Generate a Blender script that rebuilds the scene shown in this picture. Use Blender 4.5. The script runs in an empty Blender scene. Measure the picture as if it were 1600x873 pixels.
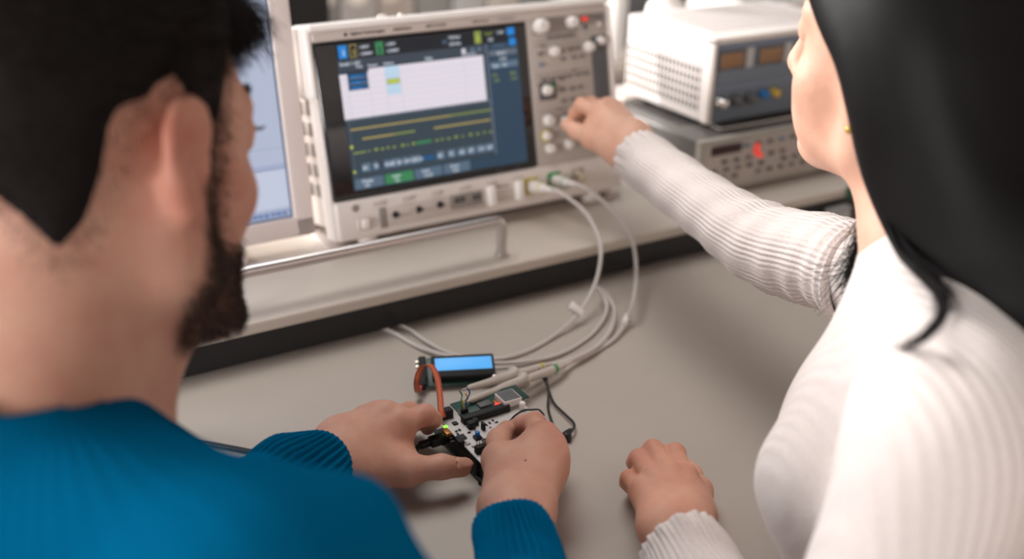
import bpy, bmesh, math, random
import numpy as np
from mathutils import Vector, Matrix
random.seed(7); RNG = np.random.default_rng(11)
scene = bpy.context.scene
COL = scene.collection

# ------------------------------------------------------------------ camera
def Rz(a): c, s = math.cos(a), math.sin(a); return np.array([[c, -s, 0], [s, c, 0], [0, 0, 1.]])
def Rx(a): c, s = math.cos(a), math.sin(a); return np.array([[1, 0, 0], [0, c, -s], [0, s, c]])
CF = 1660.19
CR = Rz(-0.54656) @ Rx(1.13336) @ Rz(0.02127)
CC = np.array([-0.41647, -0.95885, 1.29585])
cd = bpy.data.cameras.new('camera'); cam = bpy.data.objects.new('camera', cd); COL.objects.link(cam)
cd.sensor_fit = 'HORIZONTAL'; cd.sensor_width = 36.0; cd.lens = CF / 1600 * 36
M = Matrix.Identity(4)
for i in range(3):
    for j in range(3): M[i][j] = CR[i, j]
    M[i][3] = CC[i]
cam.matrix_world = M
cd.clip_start = 0.02; cd.clip_end = 50
cd.dof.use_dof = True; cd.dof.focus_distance = 0.925; cd.dof.aperture_fstop = 2.4
scene.camera = cam
scene.view_settings.view_transform = 'Standard'; scene.view_settings.look = 'None'
scene.view_settings.gamma = 1; scene.view_settings.use_curve_mapping = False
scene.view_settings.exposure = 0.0
scene.cycles.use_denoising = True
scene.cycles.max_bounces = 6
scene.cycles.sample_clamp_indirect = 6

# ------------------------------------------------------------------ light
w = bpy.data.worlds.new('world'); scene.world = w; w.use_nodes = True
bgn = w.node_tree.nodes['Background']; bgn.inputs[0].default_value = (1.0, 0.97, 0.945, 1); bgn.inputs[1].default_value = 0.07
def area(name, loc, target, sx, sy, power, col=(1, 1, 1)):
    l = bpy.data.lights.new(name, 'AREA'); l.shape = 'RECTANGLE'; l.size = sx; l.size_y = sy; l.energy = power; l.color = col
    o = bpy.data.objects.new(name, l); COL.objects.link(o); o.location = loc
    o.rotation_euler = (Vector(target) - Vector(loc)).to_track_quat('-Z', 'Y').to_euler(); return o
area('window_daylight', (-1.1, 2.6, 2.0), (-.1, -0.4, 0.95), 1.2, 1.0, 192, (1.0, 0.975, 0.96))
area('window_daylight', (-2.65, -1.0, 1.25), (0, -0.5, 0.95), 1.2, .7, 60, (1.0, 0.975, 0.965))
area('overhead_fill', (0.0, 0.5, 2.75), (0.2, 0.1, 0.7), 1.6, 1.0, 28, (1, 0.975, 0.955))  # unseen fill light added overhead to brighten the desk
sl = bpy.data.lights.new('sun', 'SUN'); sl.energy = 2.6; sl.angle = math.radians(0.8); sl.color = (1, 0.95, 0.9)
so = bpy.data.objects.new('sun', sl); COL.objects.link(so)
SUN = Vector((-1, 0.42, 0.36)); so.rotation_euler = SUN.to_track_quat('Z', 'Y').to_euler(); so.location = (-3, 1, 3)

# ------------------------------------------------------------------ helpers
DZ = 0.74; SH = 0.7906; UP = np.array([0, 0, 1.])
def ray(X, Y): return CR @ np.array([(X - 800) / CF, -(Y - 436.5) / CF, -1.])
def at(X, Y, d): return CC + ray(X, Y) * d                 # point seen at a view depth
def onz(X, Y, h):                                          # point seen at a height above the desk
    r = ray(X, Y); return CC + r * ((DZ + h - CC[2]) / r[2])
def ony(X, Y, y):
    r = ray(X, Y); return CC + r * ((y - CC[1]) / r[1])
def lin(c): return tuple(((v / 255) / 12.92 if v / 255 <= 0.04045 else ((v / 255 + 0.055) / 1.055) ** 2.4) for v in c) + (1.0,)

MATS = {}
def mat(name, rgb, rough=0.5, metal=0.0, spec=0.5, noise=0.0, nscale=60, bump=0.0, bscale=400, emit=0.0, coat=0.0, sss=0.0, sssr=(1, .35, .2), aniso=0.0, trans=0.0):
    if name in MATS: return MATS[name]
    m = bpy.data.materials.new(name); m.use_nodes = True; nt = m.node_tree; b = nt.nodes['Principled BSDF']
    c = lin(rgb); b.inputs['Base Color'].default_value = c
    b.inputs['Roughness'].default_value = rough; b.inputs['Metallic'].default_value = metal
    b.inputs['Specular IOR Level'].default_value = spec
    if coat: b.inputs['Coat Weight'].default_value = coat; b.inputs['Coat Roughness'].default_value = 0.05
    if trans: b.inputs['Transmission Weight'].default_value = trans
    if sss:
        b.inputs['Subsurface Weight'].default_value = sss; b.inputs['Subsurface Radius'].default_value = sssr; b.inputs['Subsurface Scale'].default_value = 0.006
    if emit:
        b.inputs['Emission Color'].default_value = c; b.inputs['Emission Strength'].default_value = emit
    tc = nt.nodes.new('ShaderNodeTexCoord')
    if noise:
        n = nt.nodes.new('ShaderNodeTexNoise'); n.inputs['Scale'].default_value = nscale; n.inputs['Detail'].default_value = 4
        nt.links.new(tc.outputs['Object'], n.inputs['Vector'])
        mx = nt.nodes.new('ShaderNodeMixRGB'); mx.blend_type = 'MULTIPLY'; mx.inputs['Fac'].default_value = 1; mx.inputs['Color1'].default_value = c
        r = nt.nodes.new('ShaderNodeMapRange'); r.inputs['From Min'].default_value = .3; r.inputs['From Max'].default_value = .7
        r.inputs['To Min'].default_value = 1 - noise; r.inputs['To Max'].default_value = 1 + noise
        nt.links.new(n.outputs['Fac'], r.inputs['Value']); nt.links.new(r.outputs[0], mx.inputs['Color2']); nt.links.new(mx.outputs[0], b.inputs['Base Color'])
    if bump:
        n2 = nt.nodes.new('ShaderNodeTexNoise'); n2.inputs['Scale'].default_value = bscale; n2.inputs['Detail'].default_value = 3
        nt.links.new(tc.outputs['Object'], n2.inputs['Vector'])
        bp = nt.nodes.new('ShaderNodeBump'); bp.inputs['Strength'].default_value = bump; bp.inputs['Distance'].default_value = 0.001
        nt.links.new(n2.outputs['Fac'], bp.inputs['Height']); nt.links.new(bp.outputs[0], b.inputs['Normal'])
    MATS[name] = m; return m

def skin_mat(name, base, red, pore=900):
    m = bpy.data.materials.new(name); m.use_nodes = True; nt = m.node_tree; b = nt.nodes['Principled BSDF']; L = nt.links
    b.inputs['Roughness'].default_value = 0.52; b.inputs['Specular IOR Level'].default_value = 0.35
    b.inputs['Subsurface Weight'].default_value = 0.25; b.inputs['Subsurface Radius'].default_value = (1, .35, .2); b.inputs['Subsurface Scale'].default_value = 0.004
    tc = nt.nodes.new('ShaderNodeTexCoord')
    n = nt.nodes.new('ShaderNodeTexNoise'); n.inputs['Scale'].default_value = 45; n.inputs['Detail'].default_value = 5; L.new(tc.outputs['Object'], n.inputs['Vector'])
    at_ = nt.nodes.new('ShaderNodeAttribute'); at_.attribute_name = 'flush'
    ad = nt.nodes.new('ShaderNodeMath'); ad.operation = 'MULTIPLY_ADD'; L.new(n.outputs['Fac'], ad.inputs[0]); ad.inputs[1].default_value = 0.9; ad.inputs[2].default_value = -0.22
    a2 = nt.nodes.new('ShaderNodeMath'); a2.operation = 'ADD'; a2.use_clamp = True; L.new(ad.outputs[0], a2.inputs[0]); L.new(at_.outputs['Fac'], a2.inputs[1])
    mx = nt.nodes.new('ShaderNodeMixRGB'); mx.inputs['Color1'].default_value = lin(base); mx.inputs['Color2'].default_value = lin(red)
    L.new(a2.outputs[0], mx.inputs['Fac']); L.new(mx.outputs[0], b.inputs['Base Color'])
    v = nt.nodes.new('ShaderNodeTexVoronoi'); v.inputs['Scale'].default_value = pore; L.new(tc.outputs['Object'], v.inputs['Vector'])
    n2 = nt.nodes.new('ShaderNodeTexNoise'); n2.inputs['Scale'].default_value = 130; n2.inputs['Detail'].default_value = 4; L.new(tc.outputs['Object'], n2.inputs['Vector'])
    sm = nt.nodes.new('ShaderNodeMath'); sm.operation = 'MULTIPLY_ADD'; L.new(v.outputs['Distance'], sm.inputs[0]); sm.inputs[1].default_value = .35; L.new(n2.outputs['Fac'], sm.inputs[2])
    bp = nt.nodes.new('ShaderNodeBump'); bp.inputs['Strength'].default_value = 0.28; bp.inputs['Distance'].default_value = 0.0012
    L.new(sm.outputs[0], bp.inputs['Height']); L.new(bp.outputs[0], b.inputs['Normal'])
    MATS[name] = m; return m

def knit_mat(name, rgb, amp=0.5, dist=0.0012, sheen=0.3, stitch=700):
    m = bpy.data.materials.new(name); m.use_nodes = True; nt = m.node_tree; b = nt.nodes['Principled BSDF']; L = nt.links
    b.inputs['Roughness'].default_value = 0.85; b.inputs['Specular IOR Level'].default_value = 0.0
    b.inputs['Sheen Weight'].default_value = sheen; b.inputs['Sheen Roughness'].default_value = 0.5
    tc = nt.nodes.new('ShaderNodeTexCoord')
    a = nt.nodes.new('ShaderNodeAttribute'); a.attribute_name = 'rib'
    s = nt.nodes.new('ShaderNodeMath'); s.operation = 'SINE'; L.new(a.outputs['Fac'], s.inputs[0])
    n = nt.nodes.new('ShaderNodeTexNoise'); n.inputs['Scale'].default_value = stitch; n.inputs['Detail'].default_value = 2; L.new(tc.outputs['Object'], n.inputs['Vector'])
    ma = nt.nodes.new('ShaderNodeMath'); ma.operation = 'MULTIPLY_ADD'; L.new(s.outputs[0], ma.inputs[0]); ma.inputs[1].default_value = 0.5; L.new(n.outputs['Fac'], ma.inputs[2])
    bp = nt.nodes.new('ShaderNodeBump'); bp.inputs['Strength'].default_value = amp; bp.inputs['Distance'].default_value = dist
    L.new(ma.outputs[0], bp.inputs['Height']); L.new(bp.outputs[0], b.inputs['Normal'])
    n3 = nt.nodes.new('ShaderNodeTexNoise'); n3.inputs['Scale'].default_value = stitch * 1.3; L.new(tc.outputs['Object'], n3.inputs['Vector'])
    r = nt.nodes.new('ShaderNodeMapRange'); r.inputs['From Min'].default_value = .3; r.inputs['From Max'].default_value = .7; r.inputs['To Min'].default_value = .86; r.inputs['To Max'].default_value = 1.12
    L.new(n3.outputs['Fac'], r.inputs['Value'])
    mx = nt.nodes.new('ShaderNodeMixRGB'); mx.blend_type = 'MULTIPLY'; mx.inputs['Fac'].default_value = 1; mx.inputs['Color1'].default_value = lin(rgb); L.new(r.outputs[0], mx.inputs['Color2'])
    L.new(mx.outputs[0], b.inputs['Base Color'])
    MATS[name] = m; return m

def tag(o, label=None, cat=None, group=None, kind=None):
    if label: o['label'] = label
    if cat: o['category'] = cat
    if group: o['group'] = group
    if kind: o['kind'] = kind
    return o
def empty(name, loc=(0, 0, 0), rot=None, label=None, cat=None, group=None):
    o = bpy.data.objects.new(name, None); COL.objects.link(o); o.empty_display_size = 0.02
    if rot is not None:
        m = Matrix.Identity(4)
        for i in range(3):
            for j in range(3): m[i][j] = rot[i][j]
            m[i][3] = loc[i]
        o.matrix_world = m
    else: o.location = loc
    bpy.context.view_layer.update()
    return tag(o, label, cat, group)

class MB:
    """collects shapes with material slots, links them as ONE mesh"""
    def __init__(s): s.bm = bmesh.new(); s.ms = []
    def mi(s, m):
        if isinstance(m, str): m = MATS[m]
        if m not in s.ms: s.ms.append(m)
        return s.ms.index(m)
    def merge(s, b, m, smooth=False):
        i = s.mi(m)
        for f in b.faces: f.material_index = i; f.smooth = smooth
        me = bpy.data.meshes.new('t'); b.to_mesh(me); b.free(); s.bm.from_mesh(me); bpy.data.meshes.remove(me); return s
    def box(s, lo, hi, m, bev=0.0, seg=2, M=None, smooth=None):
        b = bmesh.new(); bmesh.ops.create_cube(b, size=1)
        c = [(lo[k] + hi[k]) / 2 for k in range(3)]; d = [abs(hi[k] - lo[k]) for k in range(3)]
        for v in b.verts: v.co = Vector((c[k] + v.co[k] * d[k] for k in range(3)))
        if bev: bmesh.ops.bevel(b, geom=b.edges[:] , offset=min(bev, min(d) * .49), segments=seg, affect='EDGES', profile=.5)
        if M is not None: b.transform(M)
        return s.merge(b, m, bool(bev) if smooth is None else smooth)
    def cyl(s, a, b_, r1, r2, m, n=20, cap=True, smooth=True):
        a = Vector(a); b_ = Vector(b_); d = b_ - a; b = bmesh.new()
        bmesh.ops.create_cone(b, cap_ends=cap, segments=n, radius1=r1, radius2=r2, depth=d.length)
        b.transform(Matrix.Translation((a + b_) / 2) @ d.to_track_quat('Z', 'Y').to_matrix().to_4x4())
        return s.merge(b, m, smooth)
    def sph(s, c, r, m, sc=(1, 1, 1), n=16):
        b = bmesh.new(); bmesh.ops.create_uvsphere(b, u_segments=n, v_segments=n // 2 + 2, radius=r)
        b.transform(Matrix.Translation(c) @ Matrix.Diagonal((*sc, 1))); return s.merge(b, m, True)
    def lathe(s, a, ax, prof, m, n=24):
        """prof: list of (r, t) along axis ax from a"""
        a = Vector(a); q = Vector(ax).to_track_quat('Z', 'Y').to_matrix(); b = bmesh.new(); rings = []
        for r, t in prof: rings.append([b.verts.new(a + q @ Vector((r * math.cos(2 * math.pi * i / n), r * math.sin(2 * math.pi * i / n), t))) for i in range(n)])
        for p, q2 in zip(rings, rings[1:]):
            for i in range(n): b.faces.new((p[i], p[(i + 1) % n], q2[(i + 1) % n], q2[i]))
        b.faces.new(rings[0][::-1]); b.faces.new(rings[-1]); return s.merge(b, m, True)
    def tube(s, pts, r, m, n=10, sub=6):
        P = spline(pts, sub); R = r if hasattr(r, '__len__') else [r] * len(P)
        if len(R) != len(P): R = np.interp(np.linspace(0, 1, len(P)), np.linspace(0, 1, len(R)), R)
        v, f, _, _ = loft(P, R, n); b = bmesh.new(); vs = [b.verts.new(p) for p in v]
        for q in f: b.faces.new([vs[i] for i in q])
        b.faces.new(vs[:n][::-1]); b.faces.new(vs[-n:]); return s.merge(b, m, True)
    def quad(s, p, m):
        i = s.mi(m); f = s.bm.faces.new([s.bm.verts.new(q) for q in p]); f.material_index = i; return s
    def prism(s, pts, d, m):
        """pts: 3D planar outline, d: extrude vector"""
        b = bmesh.new(); d = Vector(d); A = [b.verts.new(p) for p in pts]; B = [b.verts.new(Vector(p) + d) for p in pts]; n = len(pts)
        b.faces.new(A); b.faces.new(B[::-1])
        for i in range(n): b.faces.new((A[i], B[i], B[(i + 1) % n], A[(i + 1) % n]))
        bmesh.ops.recalc_face_normals(b, faces=b.faces[:]); return s.merge(b, m)
    def text(s, body, M, size, m, ext=0.0, align='LEFT'):
        c = bpy.data.curves.new('t', 'FONT'); c.body = body; c.size = size; c.extrude = ext; c.align_x = align; c.offset = size * .025; c.resolution_u = 2
        o = bpy.data.objects.new('t', c); COL.objects.link(o); dg = bpy.context.evaluated_depsgraph_get(); dg.update()
        me = bpy.data.meshes.new_from_object(o.evaluated_get(dg)); bpy.data.objects.remove(o); bpy.data.curves.remove(c)
        b = bmesh.new(); b.from_mesh(me); bpy.data.meshes.remove(me); b.transform(M); return s.merge(b, m)
    def build(s, name, parent=None, label=None, cat=None, group=None, kind=None, loc=None, normals=True):
        if normals and s.bm.faces: pass
        me = bpy.data.meshes.new(name); s.bm.to_mesh(me); s.bm.free()
        for m in s.ms: me.materials.append(m)
        o = bpy.data.objects.new(name, me); COL.objects.link(o)
        if parent is not None: o.parent = parent
        if loc is not None: o.location = loc
        return tag(o, label, cat, group, kind)
class WMB(MB):
    pass
def world_build(mb, name, parent, **k):
    """geometry given in world coordinates, parented under a thing"""
    o = mb.build(name, parent, **k); o.matrix_parent_inverse = parent.matrix_world.inverted(); return o

def spline(pts, sub=8):
    P = np.array(pts, float); n = len(P)
    if n == 2: return np.array([P[0] + (P[1] - P[0]) * t for t in np.linspace(0, 1, sub + 1)])
    Q = np.vstack([2 * P[0] - P[1], P, 2 * P[-1] - P[-2]]); out = []
    for i in range(1, n):
        a, b, c, d = Q[i - 1], Q[i], Q[i + 1], Q[i + 2]
        for t in np.linspace(0, 1, sub, endpoint=False):
            out.append(.5 * (2 * b + (c - a) * t + (2 * a - 5 * b + 4 * c - d) * t * t + (3 * b - a - 3 * c + d) * t ** 3))
    out.append(P[-1]); return np.array(out)
def frames(P, up0=None):
    T = np.gradient(P, axis=0); T /= np.linalg.norm(T, axis=1)[:, None] + 1e-12
    u = np.array(up0 if up0 is not None else (0, 0, 1.)); u = u - T[0] * (u @ T[0])
    if np.linalg.norm(u) < 1e-3: u = np.array([1., 0, 0]) - T[0] * T[0][0]
    A = []
    for t in T:
        u = u - t * (u @ t); u /= np.linalg.norm(u); A.append(u.copy())
    A = np.array(A); B = np.cross(T, A); return T, A, B
def loft(P, R, n=24, disp=None, flat=1.0, up0=None):
    """sweep: verts, quads, theta, s ; disp(theta, s(0..1)) adds to the radius"""
    T, A, B = frames(P, up0); th = np.linspace(0, 2 * np.pi, n, endpoint=False); S = np.linspace(0, 1, len(P))
    R = np.asarray(R); TH, SS = np.meshgrid(th, S); RR = np.repeat(R[:, None], n, 1)
    if disp is not None: RR = RR + disp(TH, SS)
    V = P[:, None] + A[:, None] * (RR * np.cos(TH) * flat)[..., None] + B[:, None] * (RR * np.sin(TH))[..., None]
    F = []
    for i in range(len(P) - 1):
        for j in range(n):
            k = (j + 1) % n; F.append((i * n + j, i * n + k, (i + 1) * n + k, (i + 1) * n + j))
    return V.reshape(-1, 3), F, TH.reshape(-1), SS.reshape(-1)

# ---- organic surfaces: smooth blend of tapered capsules and ellipsoids on a grid, meshed by surface nets
class Field:
    def __init__(s, lo, hi, h):
        s.lo = np.array(lo, float); s.h = h; s.n = np.ceil((np.array(hi) - s.lo) / h).astype(int) + 1
        s.F = np.full(tuple(s.n), 0.3, np.float32)
    def _sl(s, lo, hi):
        a = np.clip(np.floor((np.array(lo) - s.lo) / s.h).astype(int), 0, s.n); b = np.clip(np.ceil((np.array(hi) - s.lo) / s.h).astype(int) + 1, 0, s.n)
        if np.any(b <= a): return None, None
        g = [s.lo[k] + s.h * np.arange(a[k], b[k]) for k in range(3)]
        return tuple(slice(a[k], b[k]) for k in range(3)), g
    def _mix(s, sl, d, k, mode):
        o = s.F[sl]
        if mode == 'sub': h = np.clip(.5 - .5 * (o + d) / k, 0, 1); s.F[sl] = o * (1 - h) - d * h + k * h * (1 - h)
        else: h = np.clip(.5 + .5 * (o - d) / k, 0, 1); s.F[sl] = o * (1 - h) + d * h - k * h * (1 - h)
    def cap(s, a, b, ra, rb, k=0.01, mode='add'):
        a = np.array(a, float); b = np.array(b, float); R = max(ra, rb) + 1.6 * k + 2 * s.h
        sl, g = s._sl(np.minimum(a, b) - R, np.maximum(a, b) + R)
        if sl is None: return s
        X, Y, Z = np.meshgrid(*g, indexing='ij'); d = b - a; L = d @ d + 1e-12
        t = np.clip(((X - a[0]) * d[0] + (Y - a[1]) * d[1] + (Z - a[2]) * d[2]) / L, 0, 1)
        D = np.sqrt((X - a[0] - t * d[0]) ** 2 + (Y - a[1] - t * d[1]) ** 2 + (Z - a[2] - t * d[2]) ** 2) - (ra + (rb - ra) * t)
        s._mix(sl, D.astype(np.float32), k, mode); return s
    def ell(s, c, r, M=None, k=0.01, mode='add'):
        c = np.array(c, float); r = np.array(r, float) if hasattr(r, '__len__') else np.array([r] * 3, float); R = r.max() + 1.6 * k + 2 * s.h
        sl, g = s._sl(c - R, c + R)
        if sl is None: return s
        X, Y, Z = np.meshgrid(*g, indexing='ij'); p = np.stack([X - c[0], Y - c[1], Z - c[2]], -1)
        if M is not None: p = p @ M
        k0 = np.linalg.norm(p / r, axis=-1); k1 = np.linalg.norm(p / r ** 2, axis=-1) + 1e-9
        D = k0 * (k0 - 1) / k1; s._mix(sl, D.astype(np.float32), k, mode); return s
    def chain(s, pts, rs, k=0.006):
        for i in range(len(pts) - 1): s.cap(pts[i], pts[i + 1], rs[i], rs[i + 1], k)
        return s
    def mesh(s, smooth=2):
        F = s.F; I = F < 0; nx, ny, nz = F.shape; cnt = np.zeros((nx - 1, ny - 1, nz - 1), np.int8)
        C8 = [(i, j, k) for i in (0, 1) for j in (0, 1) for k in (0, 1)]
        for i, j, k in C8: cnt += I[i:nx - 1 + i, j:ny - 1 + j, k:nz - 1 + k]
        act = np.argwhere((cnt > 0) & (cnt < 8)); idx = np.full(cnt.shape, -1, np.int32); idx[tuple(act.T)] = np.arange(len(act))
        val = np.stack([F[act[:, 0] + i, act[:, 1] + j, act[:, 2] + k] for i, j, k in C8], 1); P = np.zeros((len(act), 3)); N = np.zeros(len(act))
        for a in range(8):
            for ax, st in ((0, 4), (1, 2), (2, 1)):
                if a & st: continue
                b = a + st; x = (val[:, a] < 0) != (val[:, b] < 0)
                t = np.where(x, val[:, a] / np.where(x, val[:, a] - val[:, b], 1), 0); q = np.repeat(np.array(C8[a], float)[None], len(act), 0); q[:, ax] += t
                P += q * x[:, None]; N += x
        P = (P / np.maximum(N, 1)[:, None] + act) * s.h + s.lo; faces = []
        for ax in range(3):
            sa = [slice(None)] * 3; sb = [slice(None)] * 3; sa[ax] = slice(0, -1); sb[ax] = slice(1, None)
            A = I[tuple(sa)]; B = I[tuple(sb)]; E = np.argwhere(A != B); o1, o2 = [k for k in range(3) if k != ax]
            ok = (E[:, o1] > 0) & (E[:, o2] > 0) & (E[:, o1] < F.shape[o1] - 1) & (E[:, o2] < F.shape[o2] - 1); E = E[ok]
            def g(d1, d2): q = E.copy(); q[:, o1] -= d1; q[:, o2] -= d2; return idx[q[:, 0], q[:, 1], q[:, 2]]
            Q = np.stack([g(1, 1), g(0, 1), g(0, 0), g(1, 0)], 1); fl = A[tuple(E.T)]
            if ax == 1: fl = ~fl
            Q[~fl] = Q[~fl][:, ::-1]; faces.append(Q)
        Q = np.vstack(faces); Q = Q[(Q >= 0).all(1)]
        for _ in range(smooth):
            acc = np.zeros_like(P); c = np.zeros(len(P))
            for a in range(4):
                b = (a + 1) % 4
                np.add.at(acc, Q[:, a], P[Q[:, b]]); np.add.at(acc, Q[:, b], P[Q[:, a]]); np.add.at(c, Q[:, a], 1); np.add.at(c, Q[:, b], 1)
            P = P * .5 + .5 * acc / np.maximum(c, 1)[:, None]
        return P, Q
def vnormals(P, Q):
    n = np.cross(P[Q[:, 2]] - P[Q[:, 0]], P[Q[:, 3]] - P[Q[:, 1]]); N = np.zeros_like(P)
    for a in range(4): np.add.at(N, Q[:, a], n)
    return N / (np.linalg.norm(N, axis=1)[:, None] + 1e-12)
def join(parts):
    """parts: list of (V, quads, attr)"""
    V, F, A, o = [], [], [], 0
    for v, f, a in parts:
        V.append(np.asarray(v)); F.append(np.asarray(f) + o); A.append(np.broadcast_to(a, (len(v),))); o += len(v)
    return np.vstack(V), np.vstack(F), np.concatenate(A)
def org(name, V, F, m, parent=None, attr=None, aname='rib', label=None):
    me = bpy.data.meshes.new(name); V = np.asarray(V, np.float32); F = np.asarray(F, np.int32); k = F.shape[1]
    me.vertices.add(len(V)); me.vertices.foreach_set('co', V.ravel()); me.loops.add(F.size); me.loops.foreach_set('vertex_index', F.ravel())
    me.polygons.add(len(F)); me.polygons.foreach_set('loop_start', np.arange(0, F.size, k, dtype=np.int32))
    me.update(calc_edges=True); me.validate()
    me.polygons.foreach_set('use_smooth', np.ones(len(me.polygons), bool))
    if attr is not None:
        a = me.attributes.new(aname, 'FLOAT', 'POINT'); a.data.foreach_set('value', np.asarray(attr, np.float32))
    me.materials.append(m if not isinstance(m, str) else MATS[m])
    o = bpy.data.objects.new(name, me); COL.objects.link(o)
    if parent is not None: o.parent = parent; o.matrix_parent_inverse = parent.matrix_world.inverted()
    if label: o['label'] = label
    return o
def ribbons(curves, width, taper=0.2):
    """thin hair strands: curves (n, k, 3) -> verts, quads"""
    C = np.asarray(curves); n, k, _ = C.shape; T = np.gradient(C, axis=1); T /= np.linalg.norm(T, axis=2)[..., None] + 1e-12
    rnd = RNG.normal(size=(n, 1, 3)); S = np.cross(T, np.broadcast_to(rnd, T.shape)); S /= np.linalg.norm(S, axis=2)[..., None] + 1e-9
    wv = (width * np.linspace(1, taper, k))[None, :, None]; W = np.broadcast_to(np.asarray(wv), S.shape)
    V = np.stack([C - S * W / 2, C + S * W / 2], 2).reshape(-1, 3); base = (np.arange(n) * k * 2)[:, None] + (np.arange(k - 1) * 2)[None]
    F = np.stack([base, base + 1, base + 3, base + 2], -1).reshape(-1, 4); return V, F

# ------------------------------------------------------------------ materials
mat('desk_laminate', (182, 172, 162), .48, noise=.03, nscale=9, bump=.05, bscale=900)
mat('shelf_laminate', (202, 192, 181), .42, noise=.02, nscale=8, bump=.04, bscale=900)
mat('black_panel', (24, 22, 23), .6); mat('black_plastic', (26, 26, 28), .45); mat('soft_black', (14, 14, 15), .7)
mat('white_plastic', (226, 217, 211), .42); mat('bezel_grey', (205, 194, 187), .45); mat('panel_grey', (182, 172, 164), .5)
mat('patch_grey', (150, 142, 137), .5); mat('dark_patch', (92, 92, 94), .5); mat('button_grey', (120, 115, 111), .45); mat('knob_white', (232, 226, 222), .3)
mat('ink', (58, 56, 57), .6); mat('ink_blue', (120, 132, 150), .6); mat('rail_metal', (205, 198, 194), .28, .75); mat('chrome', (215, 210, 206), .2, .95)
mat('screen_glass', (9, 12, 16), .12, coat=.5); mat('gold', (190, 160, 80), .3, .9); mat('pin_metal', (200, 190, 170), .3, .9)
mat('red_led', (235, 60, 50), .3, emit=.6); mat('green_button', (20, 130, 70), .4); mat('monitor_white', (226, 214, 210), .42)
mat('cable_grey', (205, 197, 192), .4); mat('probe_grey', (192, 182, 172), .45); mat('rubber_black', (20, 20, 22), .5)
mat('pcb_white', (205, 200, 198), .45, noise=.04, nscale=300); mat('pcb_green', (22, 62, 54), .4); mat('pcb_dark', (22, 30, 34), .45)
mat('silk_black', (30, 30, 32), .6); mat('copper', (178, 120, 60), .35, .5); mat('blue_part', (30, 120, 190), .35); mat('wire_orange', (205, 112, 62), .4); mat('wire_brown', (150, 70, 45), .45)
mat('wire_yellow', (215, 180, 70), .4); mat('wire_green', (40, 110, 80), .4); mat('wire_blue', (50, 80, 150), .4); mat('wire_red', (170, 50, 40), .4)
mat('psu_white', (228, 220, 216), .4); mat('psu_panel', (112, 122, 134), .5); mat('psu_slot', (84, 80, 79), .7); mat('case_grey', (112, 108, 105), .32, .3, noise=.04); mat('counter_face', (168, 162, 152), .5)
mat('meter_amber', (150, 112, 78), .4); mat('meter_frame', (188, 186, 186), .45); mat('display_red', (56, 14, 16), .2); mat('grille', (40, 38, 38), .6)
mat('wall_paint', (196, 186, 180), .8); mat('floor_lino', (120, 112, 106), .6, noise=.06, nscale=5); mat('green_clip', (35, 92, 66), .5); mat('box_grey', (150, 148, 146), .5)
mat('hole_shade', (150, 143, 140), .8); mat('white_gloss', (246, 241, 237), .3); mat('yellow_ring', (196, 182, 90), .5); mat('green_ring', (60, 150, 90), .5)
def glow(name, rgb, k=1.0):
    m = mat(name, rgb, .4, emit=k); b = m.node_tree.nodes['Principled BSDF']; b.inputs['Base Color'].default_value = (.01, .01, .01, 1); b.inputs['Specular IOR Level'].default_value = .25; return m
for n, c, k in [('scr_bg', (44, 58, 72), 1), ('scr_top', (26, 31, 38), 1), ('scr_bar', (58, 68, 80), 1), ('scr_white', (224, 216, 226), 1), ('scr_line', (190, 184, 200), 1), ('scr_grid', (52, 66, 76), 1),
                ('scr_side', (44, 66, 86), 1), ('scr_soft', (84, 104, 124), 1), ('scr_green', (58, 128, 84), 1), ('scr_blue', (30, 130, 210), 1), ('scr_deep', (20, 84, 130), 1), ('scr_yellow', (176, 158, 92), 1), ('scr_lime', (186, 196, 60), 1),
                ('scr_sky', (186, 212, 232), 1), ('scr_text', (205, 212, 222), 1), ('scr_olive', (136, 150, 74), 1), ('scr_ghost', (92, 112, 132), 1), ('scr_edge', (96, 106, 120), 1),
                ('mon_bg', (176, 184, 206), 1), ('mon_bar', (150, 162, 190), 1), ('mon_line', (112, 124, 160), 1), ('mon_win', (192, 199, 218), 1), ('mon_task', (92, 122, 176), 1), ('mon_edge', (64, 78, 104), 1),
                ('lcd_blue', (92, 178, 246), 1), ('lcd_text', (40, 110, 200), 1), ('led_green', (150, 255, 70), 1.6), ('led_red', (255, 60, 50), 1.6)]: glow(n, c, k)
skin_mat('skin_man', (204, 158, 136), (182, 114, 96)); skin_mat('skin_woman', (226, 180, 156), (200, 136, 112)); skin_mat('skin_woman_hand', (190, 132, 104), (160, 96, 76))
knit_mat('knit_blue', (2, 86, 124), amp=.35, sheen=.0, stitch=900); knit_mat('knit_white', (221, 210, 205), amp=.55, dist=.0013, sheen=.2, stitch=800)
mat('trouser_dark', (38, 40, 48), .85, bump=.2); mat('hair_brown', (22, 16, 14), .6, spec=.15); hair_mat = mat('hair_black', (17, 14, 14), .5, spec=.13); mat('hair_beard', (58, 40, 32), .55, spec=.3); mat('eye_white', (225, 220, 215), .3); mat('lip', (182, 104, 92), .45)
mat('shoe_black', (22, 22, 24), .5)
_nt = hair_mat.node_tree; _a = _nt.nodes.new('ShaderNodeAttribute'); _a.attribute_name = 'tone'; _m = _nt.nodes.new('ShaderNodeMixRGB'); _m.inputs['Color1'].default_value = lin((15, 12, 12)); _m.inputs['Color2'].default_value = lin((112, 98, 92))
_nt.links.new(_a.outputs['Fac'], _m.inputs['Fac']); _nt.links.new(_m.outputs[0], _nt.nodes['Principled BSDF'].inputs['Base Color'])

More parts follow.
